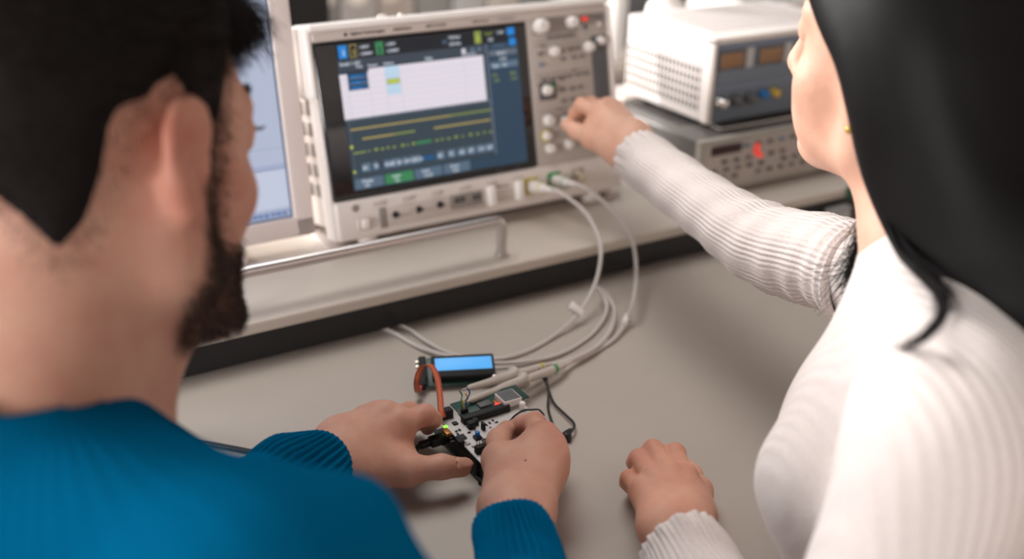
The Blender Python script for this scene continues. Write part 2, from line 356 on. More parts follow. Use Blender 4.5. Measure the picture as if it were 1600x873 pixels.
# ------------------------------------------------------------------ the room
def struct(name, lo, hi, m, bev=0): return MB().box(lo, hi, m, bev).build(name, kind='structure')
struct('floor', (-3, -2.6, -.05), (3.4, 3.0, 0), 'floor_lino')
struct('wall_back', (-3, 3.0, 0), (3.4, 3.1, 2.8), 'wall_paint')
wl = MB(); wl.box((-3.1, -2.6, 0), (-3, 3.0, .9), 'wall_paint').box((-3.1, -2.6, 2.45), (-3, 3.0, 2.8), 'wall_paint')
for y0, y1 in ((-2.6, -2.2), (.3, 1.38), (2.8, 3.0)): wl.box((-3.1, y0, .9), (-3, y1, 2.45), 'wall_paint')  # unseen wall, openings shaped to keep the sun off the desk
wl.build('wall_left', kind='structure')
struct('wall_front', (-3, -2.7, 0), (3.4, -2.6, 2.8), 'wall_paint'); struct('wall_right', (3.4, -2.6, 0), (3.5, 3.0, 2.8), 'wall_paint')  # out of view, added to block ambient light from behind and right
def window(n, y0, y1):
    f = MB(); t = .05
    for lo, hi in (((-3.08, y0, .9), (-3.02, y0 + t, 2.45)), ((-3.08, y1 - t, .9), (-3.02, y1, 2.45)), ((-3.08, y0, .9), (-3.02, y1, .95)), ((-3.08, y0, 2.4), (-3.02, y1, 2.45)), ((-3.08, (y0 + y1) / 2 - .025, .9), (-3.02, (y0 + y1) / 2 + .025, 2.45))): f.box(lo, hi, 'white_plastic', .004)
    f.build('window_%d' % n, kind='structure')
fm = MB()
for lo, hi in (((-2, 2.96, 1.3), (-1.95, 3.0, 2.6)), ((.45, 2.96, 1.3), (.5, 3.0, 2.6)), ((-2, 2.96, 1.3), (.5, 3.0, 1.35)), ((-2, 2.96, 2.55), (.5, 3.0, 2.6)), ((-.775, 2.96, 1.3), (-.725, 3.0, 2.6))): fm.box(lo, hi, 'white_plastic', .004)
fm.build('window_3', kind='structure')
window(1, -2.2, .3); window(2, 1.38, 2.8)

# workbench
wb = empty('workbench', (0.1, -.05, 0), None, 'long grey laminate workbench top under the raised shelf and both pairs of hands', 'workbench')
world_build(MB().box((-1.1, -.515, .712), (1.15, .42, .74), 'desk_laminate', .003), 'tabletop', wb)
for x in (-1.04, 1.09):
    for y in (-.46, .36): world_build(MB().box((x - .025, y - .025, 0), (x + .025, y + .025, .712), 'rail_metal', .004), 'leg', wb)
shelf = empty('instrument_shelf', (0, .16, DZ), None, 'raised light grey instrument shelf with a black front panel standing on the workbench', 'shelf')
world_build(MB().box((-1.05, 0, SH - .0137), (.80, .36, SH), 'shelf_laminate', .0025), 'shelf_board', shelf)
g = MB().box((-1.05, .002, DZ + .006), (.80, .012, SH - .0137), 'black_panel', .001)
c = ony(604, 496, .002); g.lathe((c[0], .0022, c[2]), (0, -1, 0), [(.006, -.002), (.006, .0012), (.0048, .0012), (.0046, -.001)], 'soft_black', 18)
world_build(g, 'front_panel', shelf, label='black front panel with a small cable hole')
for x in (-1.03, -.4, .3, .78): world_build(MB().box((x - .015, .03, DZ), (x + .015, .34, SH - .0137), 'black_panel', .001), 'support', shelf)
h = [(-.1484, .0285, SH + .001), (-.1484, .0285, SH + .020), (-.1484, .0285, SH + .034), (-.145, .0285, SH + .0415), (-.1375, .0285, SH + .0445), (-.10, .0285, SH + .0445), (.0, .0285, SH + .0445), (.12, .0285, SH + .0445), (.158, .0285, SH + .0445), (.1655, .0285, SH + .0415), (.1689, .0285, SH + .034), (.1689, .0285, SH + .020), (.1689, .0285, SH + .001)]
g = MB().tube(h, .0066, 'rail_metal', 18, 6)
for x in (-.1484, .1689): g.cyl((x, .0285, SH), (x, .0285, SH + .003), .0085, .0078, 'rail_metal', 20)
world_build(g, 'handle', shelf, label='brushed metal U-shaped handle bar')
c = ony(1328, 300, -.001); world_build(MB().box((c[0] - .006, -.003, SH - .0155), (c[0] + .007, .004, SH + .001), 'green_clip', .001), 'edge_clip', shelf, label='dark green clip on the shelf edge')
c = ony(1305, 326, -.003); tag(MB().box((c[0] - .02, -.014, DZ), (c[0] + .022, .0, DZ + .028), 'box_grey', .002).box((c[0] - .015, -.0145, DZ + .006), (c[0] + .017, -.013, DZ + .022), 'meter_frame', .0004).build('socket_box'), 'small grey socket box on the desk below the shelf end', 'socket box')

# ------------------------------------------------------------------ oscilloscope
TL = 0.2166; SO = np.array([0, .11448, .80828]); sT, cT = math.sin(TL), math.cos(TL)
SR = np.array([[1, 0, 0], [0, cT, sT], [0, -sT, cT]])          # columns: along, back, up the face
scope = empty('oscilloscope', SO, SR, 'white bench oscilloscope with a large colour screen and a panel of knobs', 'oscilloscope')
def SL(u, v, w=0.): return SO + SR @ np.array([u, w, v])
RT = Matrix.Rotation(math.pi / 2, 4, 'X')
def TX(u, v, y): return Matrix.Translation((u, y, v)) @ RT
b = MB().box((.004, .02, .010), (.396, .118, .236), 'bezel_grey', .008, 3)
b.box((-.002, .012, .012), (.010, .10, .225), 'white_plastic', .004, 3)
for k in range(7): b.box((-.0032, .03 + .0, .05 + k * .024), (.0, .046, .066 + k * .024), 'patch_grey', .001); b.box((-.0032, .055, .05 + k * .024), (.0, .085, .066 + k * .024), 'patch_grey', .001)
b.build('body', scope)
b = MB()
b.box((0, -.002, .2265), (.400, .03, .2385), 'bezel_grey', .0035, 3)
b.box((-.004, -.006, .2385), (.402, .05, .2475), 'white_gloss', .0042, 3)                  # lip on top, paler gloss standing in for its window shine
b.box((-.008, .0, .165), (.0015, .05, .2465), 'white_gloss', .0045, 3)                     # rounded shoulder, paler gloss standing in for sunlight on it
b.box((-.003, .002, .0), (.0045, .03, .18), 'white_plastic', .002)
b.box((.0, -.003, -.001), (.400, .028, .0462), 'white_plastic', .005, 3)
b.box((.2775, -.0015, .044), (.400, .028, .2285), 'panel_grey', .003)
b.box((.398, -.004, .0), (.404, .03, .236), 'white_plastic', .002)
b.box((.395, -.006, .002), (.404, .03, .05), 'white_plastic', .003)
b.build('bezel', scope, label='white plastic front bezel')
b = MB().sph((.095, .016, .248), .004, 'white_plastic', (1.6, 1, .8)).sph((.118, .016, .248), .003, 'white_plastic', (1, 1, .9)); b.build('top_lug', scope)
for t, u, s, m in (('Agilent Technologies', .0455, .0050, 'ink'), ('InfiniiVision', .099, .0050, 'ink'), ('MSO-X 4104A', .141, .0044, 'ink'), ('MEGA Zoom', .203, .0040, 'ink'), ('Oscilloscope', .238, .0044, 'ink_blue')): MB().text(t, TX(u, .2312, -.0024), s, m).build('lettering', scope)
MB().lathe((.040, -.0022, .2325), (0, -1, 0), [(.0022, 0), (.0022, .0002), (.0015, .0003)], 'ink', 10).build('emblem', scope)
# glass and picture
b = MB().box((.0, -.0012, .0462), (.2778, .02, .2268), 'screen_glass', .004, 3); b.build('screen_glass', scope, label='black glass screen surround')
d = MB(); L0 = -.0014
def Q(u0, v0, u1, v1, m, l=1): y = L0 - l * .00012; d.quad([(u0, y, v0), (u1, y, v0), (u1, y, v1), (u0, y, v1)], m)
def T(t, u, v, s, m='scr_text', l=5): d.text(t, TX(u, v, L0 - l * .00012), s, m)
Q(.0265, .056, .2625, .222, 'scr_bg', 0); Q(.0265, .205, .2625, .222, 'scr_top'); Q(.0265, .1935, .217, .205, 'scr_bar')
Q(.029, .2065, .0395, .221, 'scr_blue', 2); T('1', .0328, .2095, .009); Q(.0425, .2065, .0510, .221, 'scr_yellow', 2); Q(.0433, .2073, .0502, .2202, 'scr_top', 3); T('1', .0452, .209, .009, 'scr_yellow')
T('1.00V/', .054, .2155, .0048); T('1.5000V', .054, .208, .0048); Q(.0745, .2065, .0842, .221, 'scr_green', 2); T('2', .077, .209, .009, 'scr_top'); T('1.00V/', .0872, .2155, .0048); T('1.5000V', .0872, .208, .0048)
T('H', .160, .210, .008, 'scr_ghost'); T('100.0us/', .168, .2155, .0048); T('-250.0us', .168, .208, .0048); Q(.2035, .2065, .2125, .221, 'scr_olive', 2); T('S', .206, .2095, .008, 'scr_lime'); T('Trig\'d?', .2165, .2155, .0045, 'scr_olive'); T('I2C', .222, .208, .0048); T('1.50V', .234, .2155, .0045)
Q(.249, .2125, .2595, .2215, 'scr_blue', 2); Q(.251, .2005, .2600, .209, 'scr_blue', 2); T('Summary', .2275, .2005, .0045, 'scr_ghost')
T('Serial 1: I2C', .0285, .1985, .0052); T('Time', .0475, .1945, .004); T('Restart', .0625, .1945, .004); T('Address', .0815, .1945, .004); T('Data', .135, .1945, .005); T('Missing Ack', .184, .1945, .004)
for k, u in enumerate((.187, .199, .2085)): d.lathe((u, L0 - .0006, .2000), (0, -1, 0), [(.0028, 0), (.0028, .0001)], 'scr_white' if k == 0 else 'scr_ghost', 12)
Q(.0265, .1385, .2125, .1925, 'scr_white', 2); Q(.0265, .189, .0625, .1925, 'scr_bg', 3); Q(.0355, .170, .0605, .1895, 'scr_top', 4)
for k in range(3): Q(.037, .1705 + k * .0064, .0595, .1755 + k * .0064, 'scr_deep', 5); T('-12.4%dus' % (3 - k), .039, .1713 + k * .0064, .0036, 'scr_blue', 7)
Q(.0825, .160, .1005, .1925, 'scr_sky', 3); Q(.0835, .1722, .1000, .1782, 'scr_olive', 4); Q(.0843, .1729, .0992, .1775, 'scr_lime', 5)
for u in (.0355, .062, .082, .101, .185): Q(u, .1385, u + .0004, .189, 'scr_line', 6)
for k in range(7): Q(.0265, .1440 + k * .0066, .2125, .1443 + k * .0066, 'scr_line', 6)
Q(.0265, .1365, .2175, .1382, 'scr_edge', 3)
Q(.0280, .0715, .2185, .1365, 'scr_grid', 1); Q(.0305, .0715, .0311, .1365, 'scr_edge', 3); Q(.2165, .0715, .2190, .205, 'scr_edge', 3)
for k in range(1, 9): Q(.03 + k * .0207, .072, .0302 + k * .0207, .136, 'scr_bg', 2)
for k in range(1, 6): Q(.03, .072 + k * .0107, .217, .0722 + k * .0107, 'scr_bg', 2)
Q(.0315, .1255, .160, .1272, 'scr_yellow', 4); Q(.160, .1255, .2165, .1272, 'scr_olive', 4); Q(.0445, .1135, .084, .1153, 'scr_yellow', 4); Q(.084, .1135, .112, .1153, 'scr_olive', 4); Q(.137, .1135, .2145, .1153, 'scr_yellow', 4)
Q(.0315, .0985, .047, .1003, 'scr_olive', 4); Q(.112, .0985, .132, .1018, 'scr_green', 4)
for k, u in enumerate((.050, .058, .066, .074, .081, .092, .099, .106, .137, .145, .153, .163, .173, .183, .193, .203, .211)): Q(u, .0985, u + (.0042 if k % 3 else .0025), .1007 + (k % 2) * .001, 'scr_olive', 4)
Q(.0315, .0775, .2165, .0785, 'scr_deep', 3); Q(.118, .079, .134, .0835, 'scr_deep', 4)
for k, u in enumerate((.040, .054, .068, .075, .084, .092, .101, .109)): Q(u, .0765, u + (.011 if k % 3 == 0 else .006), .0862, 'scr_ghost', 4); T('%02X' % (37 * k + 80), u + .0006, .0790, .0056, 'scr_text', 6)
for k, u in enumerate((.137, .152, .166, .179, .192, .204)): Q(u, .0765, u + .0105, .0862, 'scr_ghost', 4); T('%02X' % (53 * k + 64), u + .001, .0790, .0056, 'scr_text', 6)
Q(.0285, .1050, .0320, .1085, 'scr_lime', 4); Q(.0285, .0765, .0315, .0795, 'scr_lime', 4)
Q(.2195, .056, .2625, .205, 'scr_side', 1); Q(.2215, .1900, .2605, .1965, 'scr_edge', 3); T('Serial 1', .232, .1912, .0048); T('Lister', .235, .1845, .0045); Q(.2215, .1750, .2605, .1825, 'scr_ghost', 3); T('Type    I2C', .224, .1765, .0046); T('SCL', .223, .1655, .0046, 'scr_olive'); T('SDA', .248, .1655, .0046, 'scr_olive'); T('1.50V', .223, .159, .0042, 'scr_olive'); T('1.50V', .248, .159, .0042, 'scr_olive')
for k in range(6):
    u0 = .0285 + k * .0385; Q(u0, .0575, u0 + .0365, .0695, 'scr_green' if k == 1 else ('scr_soft' if k < 4 else 'scr_side'), 3)
    if k < 4: T(('Display', 'Lister', 'Undo', 'Zoom')[k], u0 + .009, .0642, .0048); T(('I2C', 'On', 'Scroll', 'Line')[k], u0 + .012, .0588, .0048)
d.build('display', scope, label='lit colour display with white event table and yellow traces')
# right hand control panel
b = MB(); yb = -.0018
for u0, v0, u1, v1, m in ((.286, .2085, .352, .2285, 'patch_grey'), (.356, .2165, .3945, .2285, 'patch_grey'), (.371, .060, .3945, .2005, 'dark_patch'), (.2875, .128, .3135, .1505, 'dark_patch'), (.286, .160, .366, .1605, 'ink'), (.286, .156, .366, .1563, 'ink'), (.286, .1955, .37, .1958, 'ink'), (.286, .2005, .352, .2008, 'ink'), (.286, .1145, .366, .1148, 'ink')):
    b.box((u0, yb - .0004, v0), (u1, yb + .001, v1), m, .0003)
for t, u, v in (('Horizontal', .2935, .2265), ('Trigger', .293, .1975), ('Measure', .318, .153), ('Vertical', .31, .1165), ('Run Control', .362, .2265), ('Tools', .338, .1635)): b.text(t, TX(u, v - .003, yb - .0006), .0034, 'ink')
b.build('control_panel', scope)
def knob(u, v, r, hgt, m='knob_white', label=None):
    MB().lathe((u, yb, v), (0, -1, 0), [(r * 1.12, 0), (r * 1.12, .0015), (r, .002), (r * .93, hgt * .8), (r * .84, hgt), (r * .5, hgt * 1.02), (.0001, hgt * .99)], m, 28).build('knob', scope, label=label)
for u, v, r, hh in ((.2960, .2195, .0088, .013), (.3425, .2205, .0070, .011), (.3135, .1872, .0060, .010), (.3658, .1876, .0062, .010), (.2985, .1405, .0062, .009), (.2975, .1026, .0068, .009), (.2925, .0837, .0056, .008), (.2965, .0672, .0062, .008), (.3215, .098, .0070, .011), (.3855, .1935, .0052, .008), (.3240, .0685, .006, .008), (.3855, .076, .0055, .008), (.3560, .0690, .0060, .008)): knob(u, v, r, hh, label='large white ridged knob' if r > .008 else None)
MB().lathe((.2925, yb - .0002, .0837), (0, -1, 0), [(.0085, 0), (.0085, .0012), (.0072, .0014)], 'yellow_ring', 24).build('knob_ring', scope, label='yellow channel ring')
def button(u, v, a=.0036, bb=.0021, m='button_grey', label=None): MB().box((u - a, yb - .0022, v - bb), (u + a, yb + .001, v + bb), m, .0007).build('button', scope, label=label)
for u in (.3085, .3175, .3265, .3345, .3425): button(u, .2045)
for u, v in ((.2935, .1860), (.2935, .1725), (.3255, .1865), (.3265, .1765), (.3400, .1875), (.3500, .1880), (.3430, .1765), (.3560, .1770)): button(u, v, m='ink_blue' if v < .175 else 'button_grey', label='blue button' if v < .175 else None)
for u in (.2955, .3085, .3215, .3345, .348, .3600): button(u, .1535 if u < .33 else .1545)
for u in (.3225, .3375, .3500): button(u, .1385); button(u, .1245)
for u in (.3225, .3400, .3575): button(u, .107)
button(.3635, .2225, .0042, .0026, 'red_led', 'lit red button'); button(.3635, .2120, .0030, .0024, 'dark_patch'); button(.3855, .2145, .0032, .0028, 'white_plastic'); button(.3855, .2225, .0060, .0024)
button(.3085, .1440, .0030, .0034, 'green_button', 'green lit button')
for v in (.179, .166, .154, .142, .130, .118, .106, .094): button(.3785, v, .0032, .002, 'dark_patch'); button(.3885, v, .0032, .002, 'dark_patch')
for u in (.0541, .0916, .1302, .168, .2058, .243): MB().box((u - .0085, -.0046, .0352), (u + .0085, -.002, .0398), 'bezel_grey', .0008).build('softkey', scope)
MB().lathe((.0241, -.0028, .0368), (0, -1, 0), [(.0042, 0), (.0042, .0012), (.003, .0018)], 'patch_grey', 20).build('round_button', scope)
MB().box((.0245, -.0062, .0098), (.0385, -.002, .0240), 'bezel_grey', .001).box((.029, -.0085, .0115), (.0382, -.004, .0225), 'white_gloss', .0012).build('power_button', scope, label='square white power rocker')
b = MB(); b.box((.053, -.0036, .0075), (.197, -.002, .0318), 'bezel_grey', .0008); b.box((.053, -.0042, .0075), (.062, -.003, .0318), 'patch_grey', .0004); b.box((.147, -.0042, .013), (.192, -.003, .031), 'patch_grey', .0004); b.build('port_strip', scope)
for u, v in ((.0735, .0205), (.1045, .0215), (.133, .0225)):
    MB().tube([(u - .0026, -.003, v - .002), (u - .002, -.010, v - .001), (u, -.012, v + .002), (u + .0022, -.010, v), (u + .0026, -.003, v - .002)], .0011, 'silk_black', 8, 4).lathe((u, -.003, v), (0, -1, 0), [(.0042, 0), (.0042, .0012), (.0022, .0014)], 'silk_black', 14).build('test_hook', scope, label='black wire test hook')
for u, v, a in ((.1600, .0240, .0068), (.1840, .0235, .0055)): MB().box((u - a, -.0052, v - .0032), (u + a, -.003, v + .0032), 'silk_black', .0006).box((u - a * .7, -.0056, v - .0006), (u + a * .7, -.0050, v + .0010), 'patch_grey').build('usb_port', scope)
for u in (.2035, .2435): MB().box((u - .0048, -.012, .010), (u + .0048, -.002, .0345), 'white_gloss', .0022, 3).build('guard_post', scope)
MB().text('Probe Comp', TX(.212, .030, -.0032), .0036, 'ink').box((.210, -.0036, .012), (.237, -.002, .027), 'bezel_grey', .001).build('comp_plate', scope)
for u, v, m in ((.2635, .0235, 'yellow_ring'), (.2985, .0250, 'green_ring'), (.335, .025, 'bezel_grey')):
    b = MB().box((u - .0100, -.0042, v - .010), (u + .0100, -.002, v + .0115), m if m != 'bezel_grey' else 'panel_grey', .001)
    b.lathe((u, -.004, v), (0, -1, 0), [(.0078, 0), (.0078, .003), (.0066, .0032), (.0066, .010), (.0050, .0102)], 'pin_metal', 22); b.build('input_socket', scope, label={'yellow_ring': 'metal socket on a yellow plate', 'green_ring': 'metal socket on a green plate'}.get(m))
for u in (.041, .362): MB().lathe((u, .012, .000), (0, 0, -1), [(.011, 0), (.012, .002), (.0115, .012), (.008, .0145)], 'white_plastic', 24).build('foot', scope)
for x0, x1 in ((-.008, .016), (.386, .412)):
    o = MB().box((x0, .1245, SH), (x1, .255, SH + .0055), 'bezel_grey', .0015).box((x0, .20, SH), (x1, .225, SH + .018), 'bezel_grey', .002).build('stand_runner', scope); o.matrix_parent_inverse = scope.matrix_world.inverted()

# ------------------------------------------------------------------ monitor on the left
A = 0.15; MO = np.array([-.0145, .146, SH + .020]); MR = np.array([[1, 0, 0], [0, math.cos(A), math.sin(A)], [0, -math.sin(A), math.cos(A)]])
mon = empty('computer_monitor', MO, MR, 'flat monitor in a pale grey frame showing a pale blue desktop, left of the oscilloscope', 'monitor')
MW, MH, BZ = .43, .345, .0245
b = MB()
for lo, hi in (((-MW, 0, 0), (0, .018, BZ)), ((-MW, 0, MH - BZ), (0, .018, MH)), ((-BZ, 0, 0), (0, .018, MH)), ((-MW, 0, 0), (-MW + BZ, .018, MH))): b.box(lo, hi, 'monitor_white', .0035, 3)
b.build('frame', mon); MB().box((-MW + .004, .014, .004), (-.004, .05, MH - .004), 'monitor_white', .012, 3).build('back_shell', mon)
d = MB()
def Q(x0, z0, x1, z1, m, l=1): d.quad([(x0, .0035 - l * .0002, z0), (x1, .0035 - l * .0002, z0), (x1, .0035 - l * .0002, z1), (x0, .0035 - l * .0002, z1)], m)
X0, X1, Z0, Z1 = -MW + BZ, -BZ, BZ, MH - BZ
d.box((X0 - .001, .0035, Z0 - .001), (X1 + .001, .012, Z1 + .001), 'mon_edge'); Q(X0, Z0, X1, Z1, 'mon_edge', 0); Q(X0 + .002, Z0 + .002, X1 - .0022, Z1 - .002, 'mon_bg', 1); Q(X0 + .002, Z0 + .0025, X1 - .0025, Z0 + .011, 'mon_bar', 2)
Q(X0 + .002, Z0 + .014, X1 - .003, Z0 + .058, 'mon_win', 2); Q(X0 + .002, Z0 + .058, X1 - .003, Z0 + .0595, 'mon_line', 3); Q(X0 + .002, Z0 + .062, X1 - .003, Z0 + .0628, 'mon_task', 3); Q(X0 + .002, Z0 + .082, X1 - .003, Z0 + .0828, 'mon_bar', 3)
Q(X0 + .002, Z0 + .247, X1 - .003, Z0 + .249, 'mon_line', 3); Q(X0 + .002, Z0 + .252, X1 - .003, Z1 - .003, 'mon_win', 2)
for k in range(16): u = X1 - .012 - k * .0072; Q(u, Z0 + .004 + (k * 7 % 3) * .0006, u + .0045 + (k % 3) * .0008, Z0 + .0085, 'mon_task' if k % 2 else 'mon_line', 4)
for k in range(2): Q(X1 - .010 - k * .006, Z0 + .2525, X1 - .008 - k * .006, Z0 + .2545, 'mon_line', 4)
d.build('screen', mon, label='lit pale blue screen with window borders and a task bar')
b = MB().box((-MW / 2 - .05, .045, -.012), (-MW / 2 + .05, .075, .18), 'monitor_white', .006); b.build('neck', mon)
o = MB().box((-.36, .135, SH), (-.10, .31, SH + .012), 'monitor_white', .005).build('stand_base', mon); o.matrix_parent_inverse = mon.matrix_world.inverted()

# ------------------------------------------------------------------ stacked instruments on the right
ctr = empty('frequency_counter', (.65, .16, SH), None, 'low dark grey bench counter with a silver button panel, under the power supply', 'bench instrument')
CX0, CX1, CY, CZ0, CZ1 = .4915, .800, .068, SH + .008, .8715
b = MB().box((CX0, CY, CZ0), (CX1, .275, CZ1), 'case_grey', .003)
for k in range(11): b.box((CX0 + .02 + .0, .135 + k * .0115, CZ1 - .0004), (CX1 - .02, .140 + k * .0115, CZ1 + .0004), 'grille')
for k in range(9): b.box((CX0 - .0004, .12 + k * .014, CZ0 + .02), (CX0 + .001, .126 + k * .014, CZ1 - .02), 'grille')
world_build(b, 'case', ctr)
world_build(MB().box((CX0 - .002, CY - .008, CZ0 - .002), (CX1, CY + .002, CZ1 + .001), 'counter_face', .002).box((CX0 + .010, CY - .0086, CZ0 + .006), (CX1 - .01, CY - .0078, CZ1 - .006), 'panel_grey', .0003), 'front_panel', ctr, label='silver front panel')
world_build(MB().box((CX0 + .0165, CY - .0105, .8505), (CX0 + .069, CY - .007, .8635), 'screen_glass', .0008).box((CX0 + .0185, CY - .0108, .853), (CX0 + .067, CY - .0102, .861), 'display_red'), 'display', ctr, label='dark red numeric display')
for r in range(3):
    for k in range(13):
        u = CX0 + .020 + k * .0212 + (r % 2) * .004; v = .8395 - r * .0115
        if (k * 5 + r * 3) % 7 == 0: continue
        m = 'red_led' if (r, k) == (0, 4) else ('dark_patch' if (k + r) % 3 else 'button_grey')
        world_build(MB().box((u - .0042, CY - .0112, v - .0027), (u + .0042, CY - .007, v + .0027), m, .0008), 'button', ctr, label='red button' if m == 'red_led' else None)
for k in range(9):
    u = CX0 + .078 + k * .0215; world_build(MB().box((u - .0055, CY - .011, .8545), (u + .0055, CY - .007, .8605), 'ink_blue' if k % 3 == 0 else 'button_grey', .0008), 'button', ctr)
world_build(MB().box((CX0 + .094, CY - .0125, .842), (CX0 + .100, CY - .007, .858), 'red_led', .001), 'slide_switch', ctr, label='upright red switch')
for x in (CX0 + .02, CX1 - .03):
    for y in (.085, .258): world_build(MB().cyl((x, y, SH), (x, y, CZ0 + .001), .009, .010, 'rubber_black', 16), 'foot', ctr)
world_build(MB().lathe((CX0 - .0005, .088, .838), (-1, 0, 0), [(.006, 0), (.006, .002), (.0045, .0022), (.004, .0042)], 'chrome', 16), 'screw', ctr, label='chrome side screw')

psu = empty('power_supply', (.64, .16, .8725), None, 'white perforated laboratory power supply with blue-grey meter panel, stacked on the counter', 'power supply')
PX0, PX1, PY, PY1, PZ0, PZ1 = .531, .800, .100, .288, .881, .9955
b = MB().box((PX0, PY + .006, PZ0), (PX1, PY1, PZ1), 'psu_white', .002)
for r in range(5):
    for k in range(20):
        y = PY + .022 + k * .0083; z = PZ0 + .014 + r * .0125
        b.box((PX0 - .0004, y, z), (PX0 + .001, y + .004, z + .008), 'psu_slot')
for r in range(8):
    for k in range(32): x = PX0 + .03 + k * .0066; y = PY + .036 + r * .018; b.box((x, y, PZ1 - .001), (x + .0034, y + .010, PZ1 + .0003), 'hole_shade')
world_build(b, 'case', psu, label='white case with rows of vent slots')
b = MB()
for lo, hi in (((PX0 - .002, PY - .004, PZ1 - .007), (PX1 + .002, PY + .012, PZ1 + .0015)), ((PX0 - .002, PY - .004, PZ0), (PX0 + .0045, PY + .012, PZ1)), ((PX1 - .0045, PY - .004, PZ0), (PX1 + .002, PY + .012, PZ1))): b.box(lo, hi, 'white_plastic', .002)
world_build(b, 'front_frame', psu)
world_build(MB().box((PX0 + .004, PY - .001, PZ0), (PX1 - .004, PY + .010, PZ1 - .006), 'psu_panel', .001).box((PX0 + .006, PY - .0016, PZ1 - .017), (PX1 - .006, PY - .0005, PZ1 - .008), 'ink_blue').box((PX0 + .006, PY - .0016, PZ0 + .044), (PX1 - .006, PY - .0005, PZ0 + .050), 'ink_blue'), 'front_panel', psu, label='blue-grey front panel')
for px0, px1 in ((.543, .583), (.6125, .6525), (.728, .768)):
    world_build(MB().box((px0 - .004, PY - .0035, .9525), (px1 + .004, PY, .9795), 'dark_patch', .001).box((px0, PY - .0045, .9565), (px1, PY - .003, .9755), 'meter_amber', .0005).box((px1 + .005, PY - .003, .9525), (px1 + .019, PY, .9795), 'meter_frame', .001), 'meter', psu, label='amber panel meter')
for x in (.5490, .5745, .6000, .728): world_build(MB().lathe((x, PY - .001, .9095), (0, -1, 0), [(.0085, 0), (.0085, .002), (.0072, .003), (.0066, .013), (.005, .0145), (.0001, .0145)], 'chrome' if x < .56 else 'dark_patch', 24), 'knob', psu)
for x, m, n in ((.6255, 'blue_part', 'blue'), (.6445, 'wire_yellow', 'yellow'), (.763, 'wire_red', 'red')): world_build(MB().lathe((x, PY - .001, .9125), (0, -1, 0), [(.0062, 0), (.0062, .003), (.005, .0035), (.0055, .012), (.003, .013), (.0001, .0128)], m, 18), 'terminal', psu, label=n + ' output terminal')
for x in (PX0 + .02, PX1 - .02):
    for y in (.118, .255): world_build(MB().cyl((x, y, CZ1 + .001), (x, y, PZ0 + .001), .008, .009, 'rubber_black', 16), 'foot', psu)
world_build(MB().tube([(PX0 + .012, PY + .012, PZ0 + .002), (PX0 + .014, PY - .006, CZ1 + .004), (PX0 + .04, PY - .010, CZ1 + .0028), (PX1 - .04, PY - .010, CZ1 + .0028), (PX1 - .014, PY - .006, CZ1 + .004), (PX1 - .012, PY + .012, PZ0 + .002)], .0022, 'chrome', 10, 6), 'tilt_bail', psu, label='bent metal tilt bail')

# things behind, out of focus
rb = empty('rear_bench', (.8, 1.25, 0), None, 'pale bench standing behind the instrument shelf, out of focus', 'workbench')
world_build(MB().box((-.6, .95, .69), (2.6, 1.75, .72), 'shelf_laminate', .003), 'tabletop', rb)
for x in (-.5, 2.5):
    for y in (1.0, 1.7): world_build(MB().box((x - .03, y - .03, 0), (x + .03, y + .03, .69), 'rail_metal', .004), 'leg', rb)
bm_ = empty('computer_monitor', (.24, 1.05, .72), None, 'black backed monitor on the rear bench behind the oscilloscope, top left', 'monitor')
world_build(MB().box((-.05, 1.05, .80), (.375, 1.10, 1.18), 'soft_black', .012, 3), 'back_shell', bm_); world_build(MB().box((.15, 1.06, .73), (.24, 1.10, .86), 'soft_black', .004), 'neck', bm_); world_build(MB().box((.06, 1.0, .72), (.33, 1.18, .735), 'soft_black', .005), 'base', bm_)
bx = empty('equipment_rack', (.7, 1.3, .72), None, 'pale grey equipment rack out of focus above the oscilloscope', 'rack')
b = MB()
for k in range(7): b.box((.40 + k * .095, 1.30, .721), (.49 + k * .095, 1.6, 1.10), ('box_grey', 'meter_frame', 'wall_paint')[k % 3], .008)
world_build(b, 'module_row', bx)
for k in range(3): world_build(MB().sph((.45 + k * .08, 1.285, .87), .03, 'white_gloss', (1, .5, 1.1)), 'white_ball', bx)  # plain white balls in front of the modules
cn = empty('plastic_bottle', (.628, .325, SH + .08), None, 'white rounded plastic bottle between oscilloscope and power supply', 'bottle')
c = at(962, 0, 1.72)
st = empty('bench_instrument', (.62, .42, SH), None, 'grey box with white knobs between oscilloscope and power supply', 'bench instrument')
world_build(MB().box((.53, .285, SH + .0), (.70, .355, SH + .080), 'bezel_grey', .004), 'case', st)
for x in (.555, .60): world_build(MB().lathe((x, .286, SH + .055), (0, -1, 0), [(.010, 0), (.010, .004), (.0085, .012), (.004, .0135), (.0001, .0135)], 'knob_white', 20), 'knob', st)
world_build(MB().lathe((.628, .325, SH + .080), (0, 0, 1), [(.03, 0), (.034, .006), (.034, .10), (.028, .125), (.014, .14), (.013, .155)], 'white_gloss', 28), 'body', cn)
world_build(MB().cyl((.628, .325, SH + .234), (.628, .325, SH + .26), .016, .015, 'white_plastic', 20), 'cap', cn)
pi = empty('bench_instrument', (.98, .7, .72), None, 'white instrument with a ribbed vent top behind the power supply, top right', 'bench instrument')
b = MB().box((.90, .42, .74), (1.35, .60, .955), 'psu_white', .004)
for k in range(26): b.box((.915 + k * .0165, .43, .9545), (.923 + k * .0165, .59, .9560), 'psu_slot')
world_build(b, 'case', pi)
for x in (.93, 1.30):
    for y in (.44,): world_build(MB().box((x, y, .7399), (x + .02, y + .02, .742), 'rubber_black'), 'foot', pi)
p2 = empty('bench_instrument', (.9, 1.1, .72), None, 'bright white box on the rear bench above the power supply', 'bench instrument')
world_build(MB().box((1.02, .98, .721), (1.34, 1.25, .90), 'white_gloss', .006).box((1.05, .978, .75), (1.31, .981, .87), 'dark_patch', .002), 'case', p2)

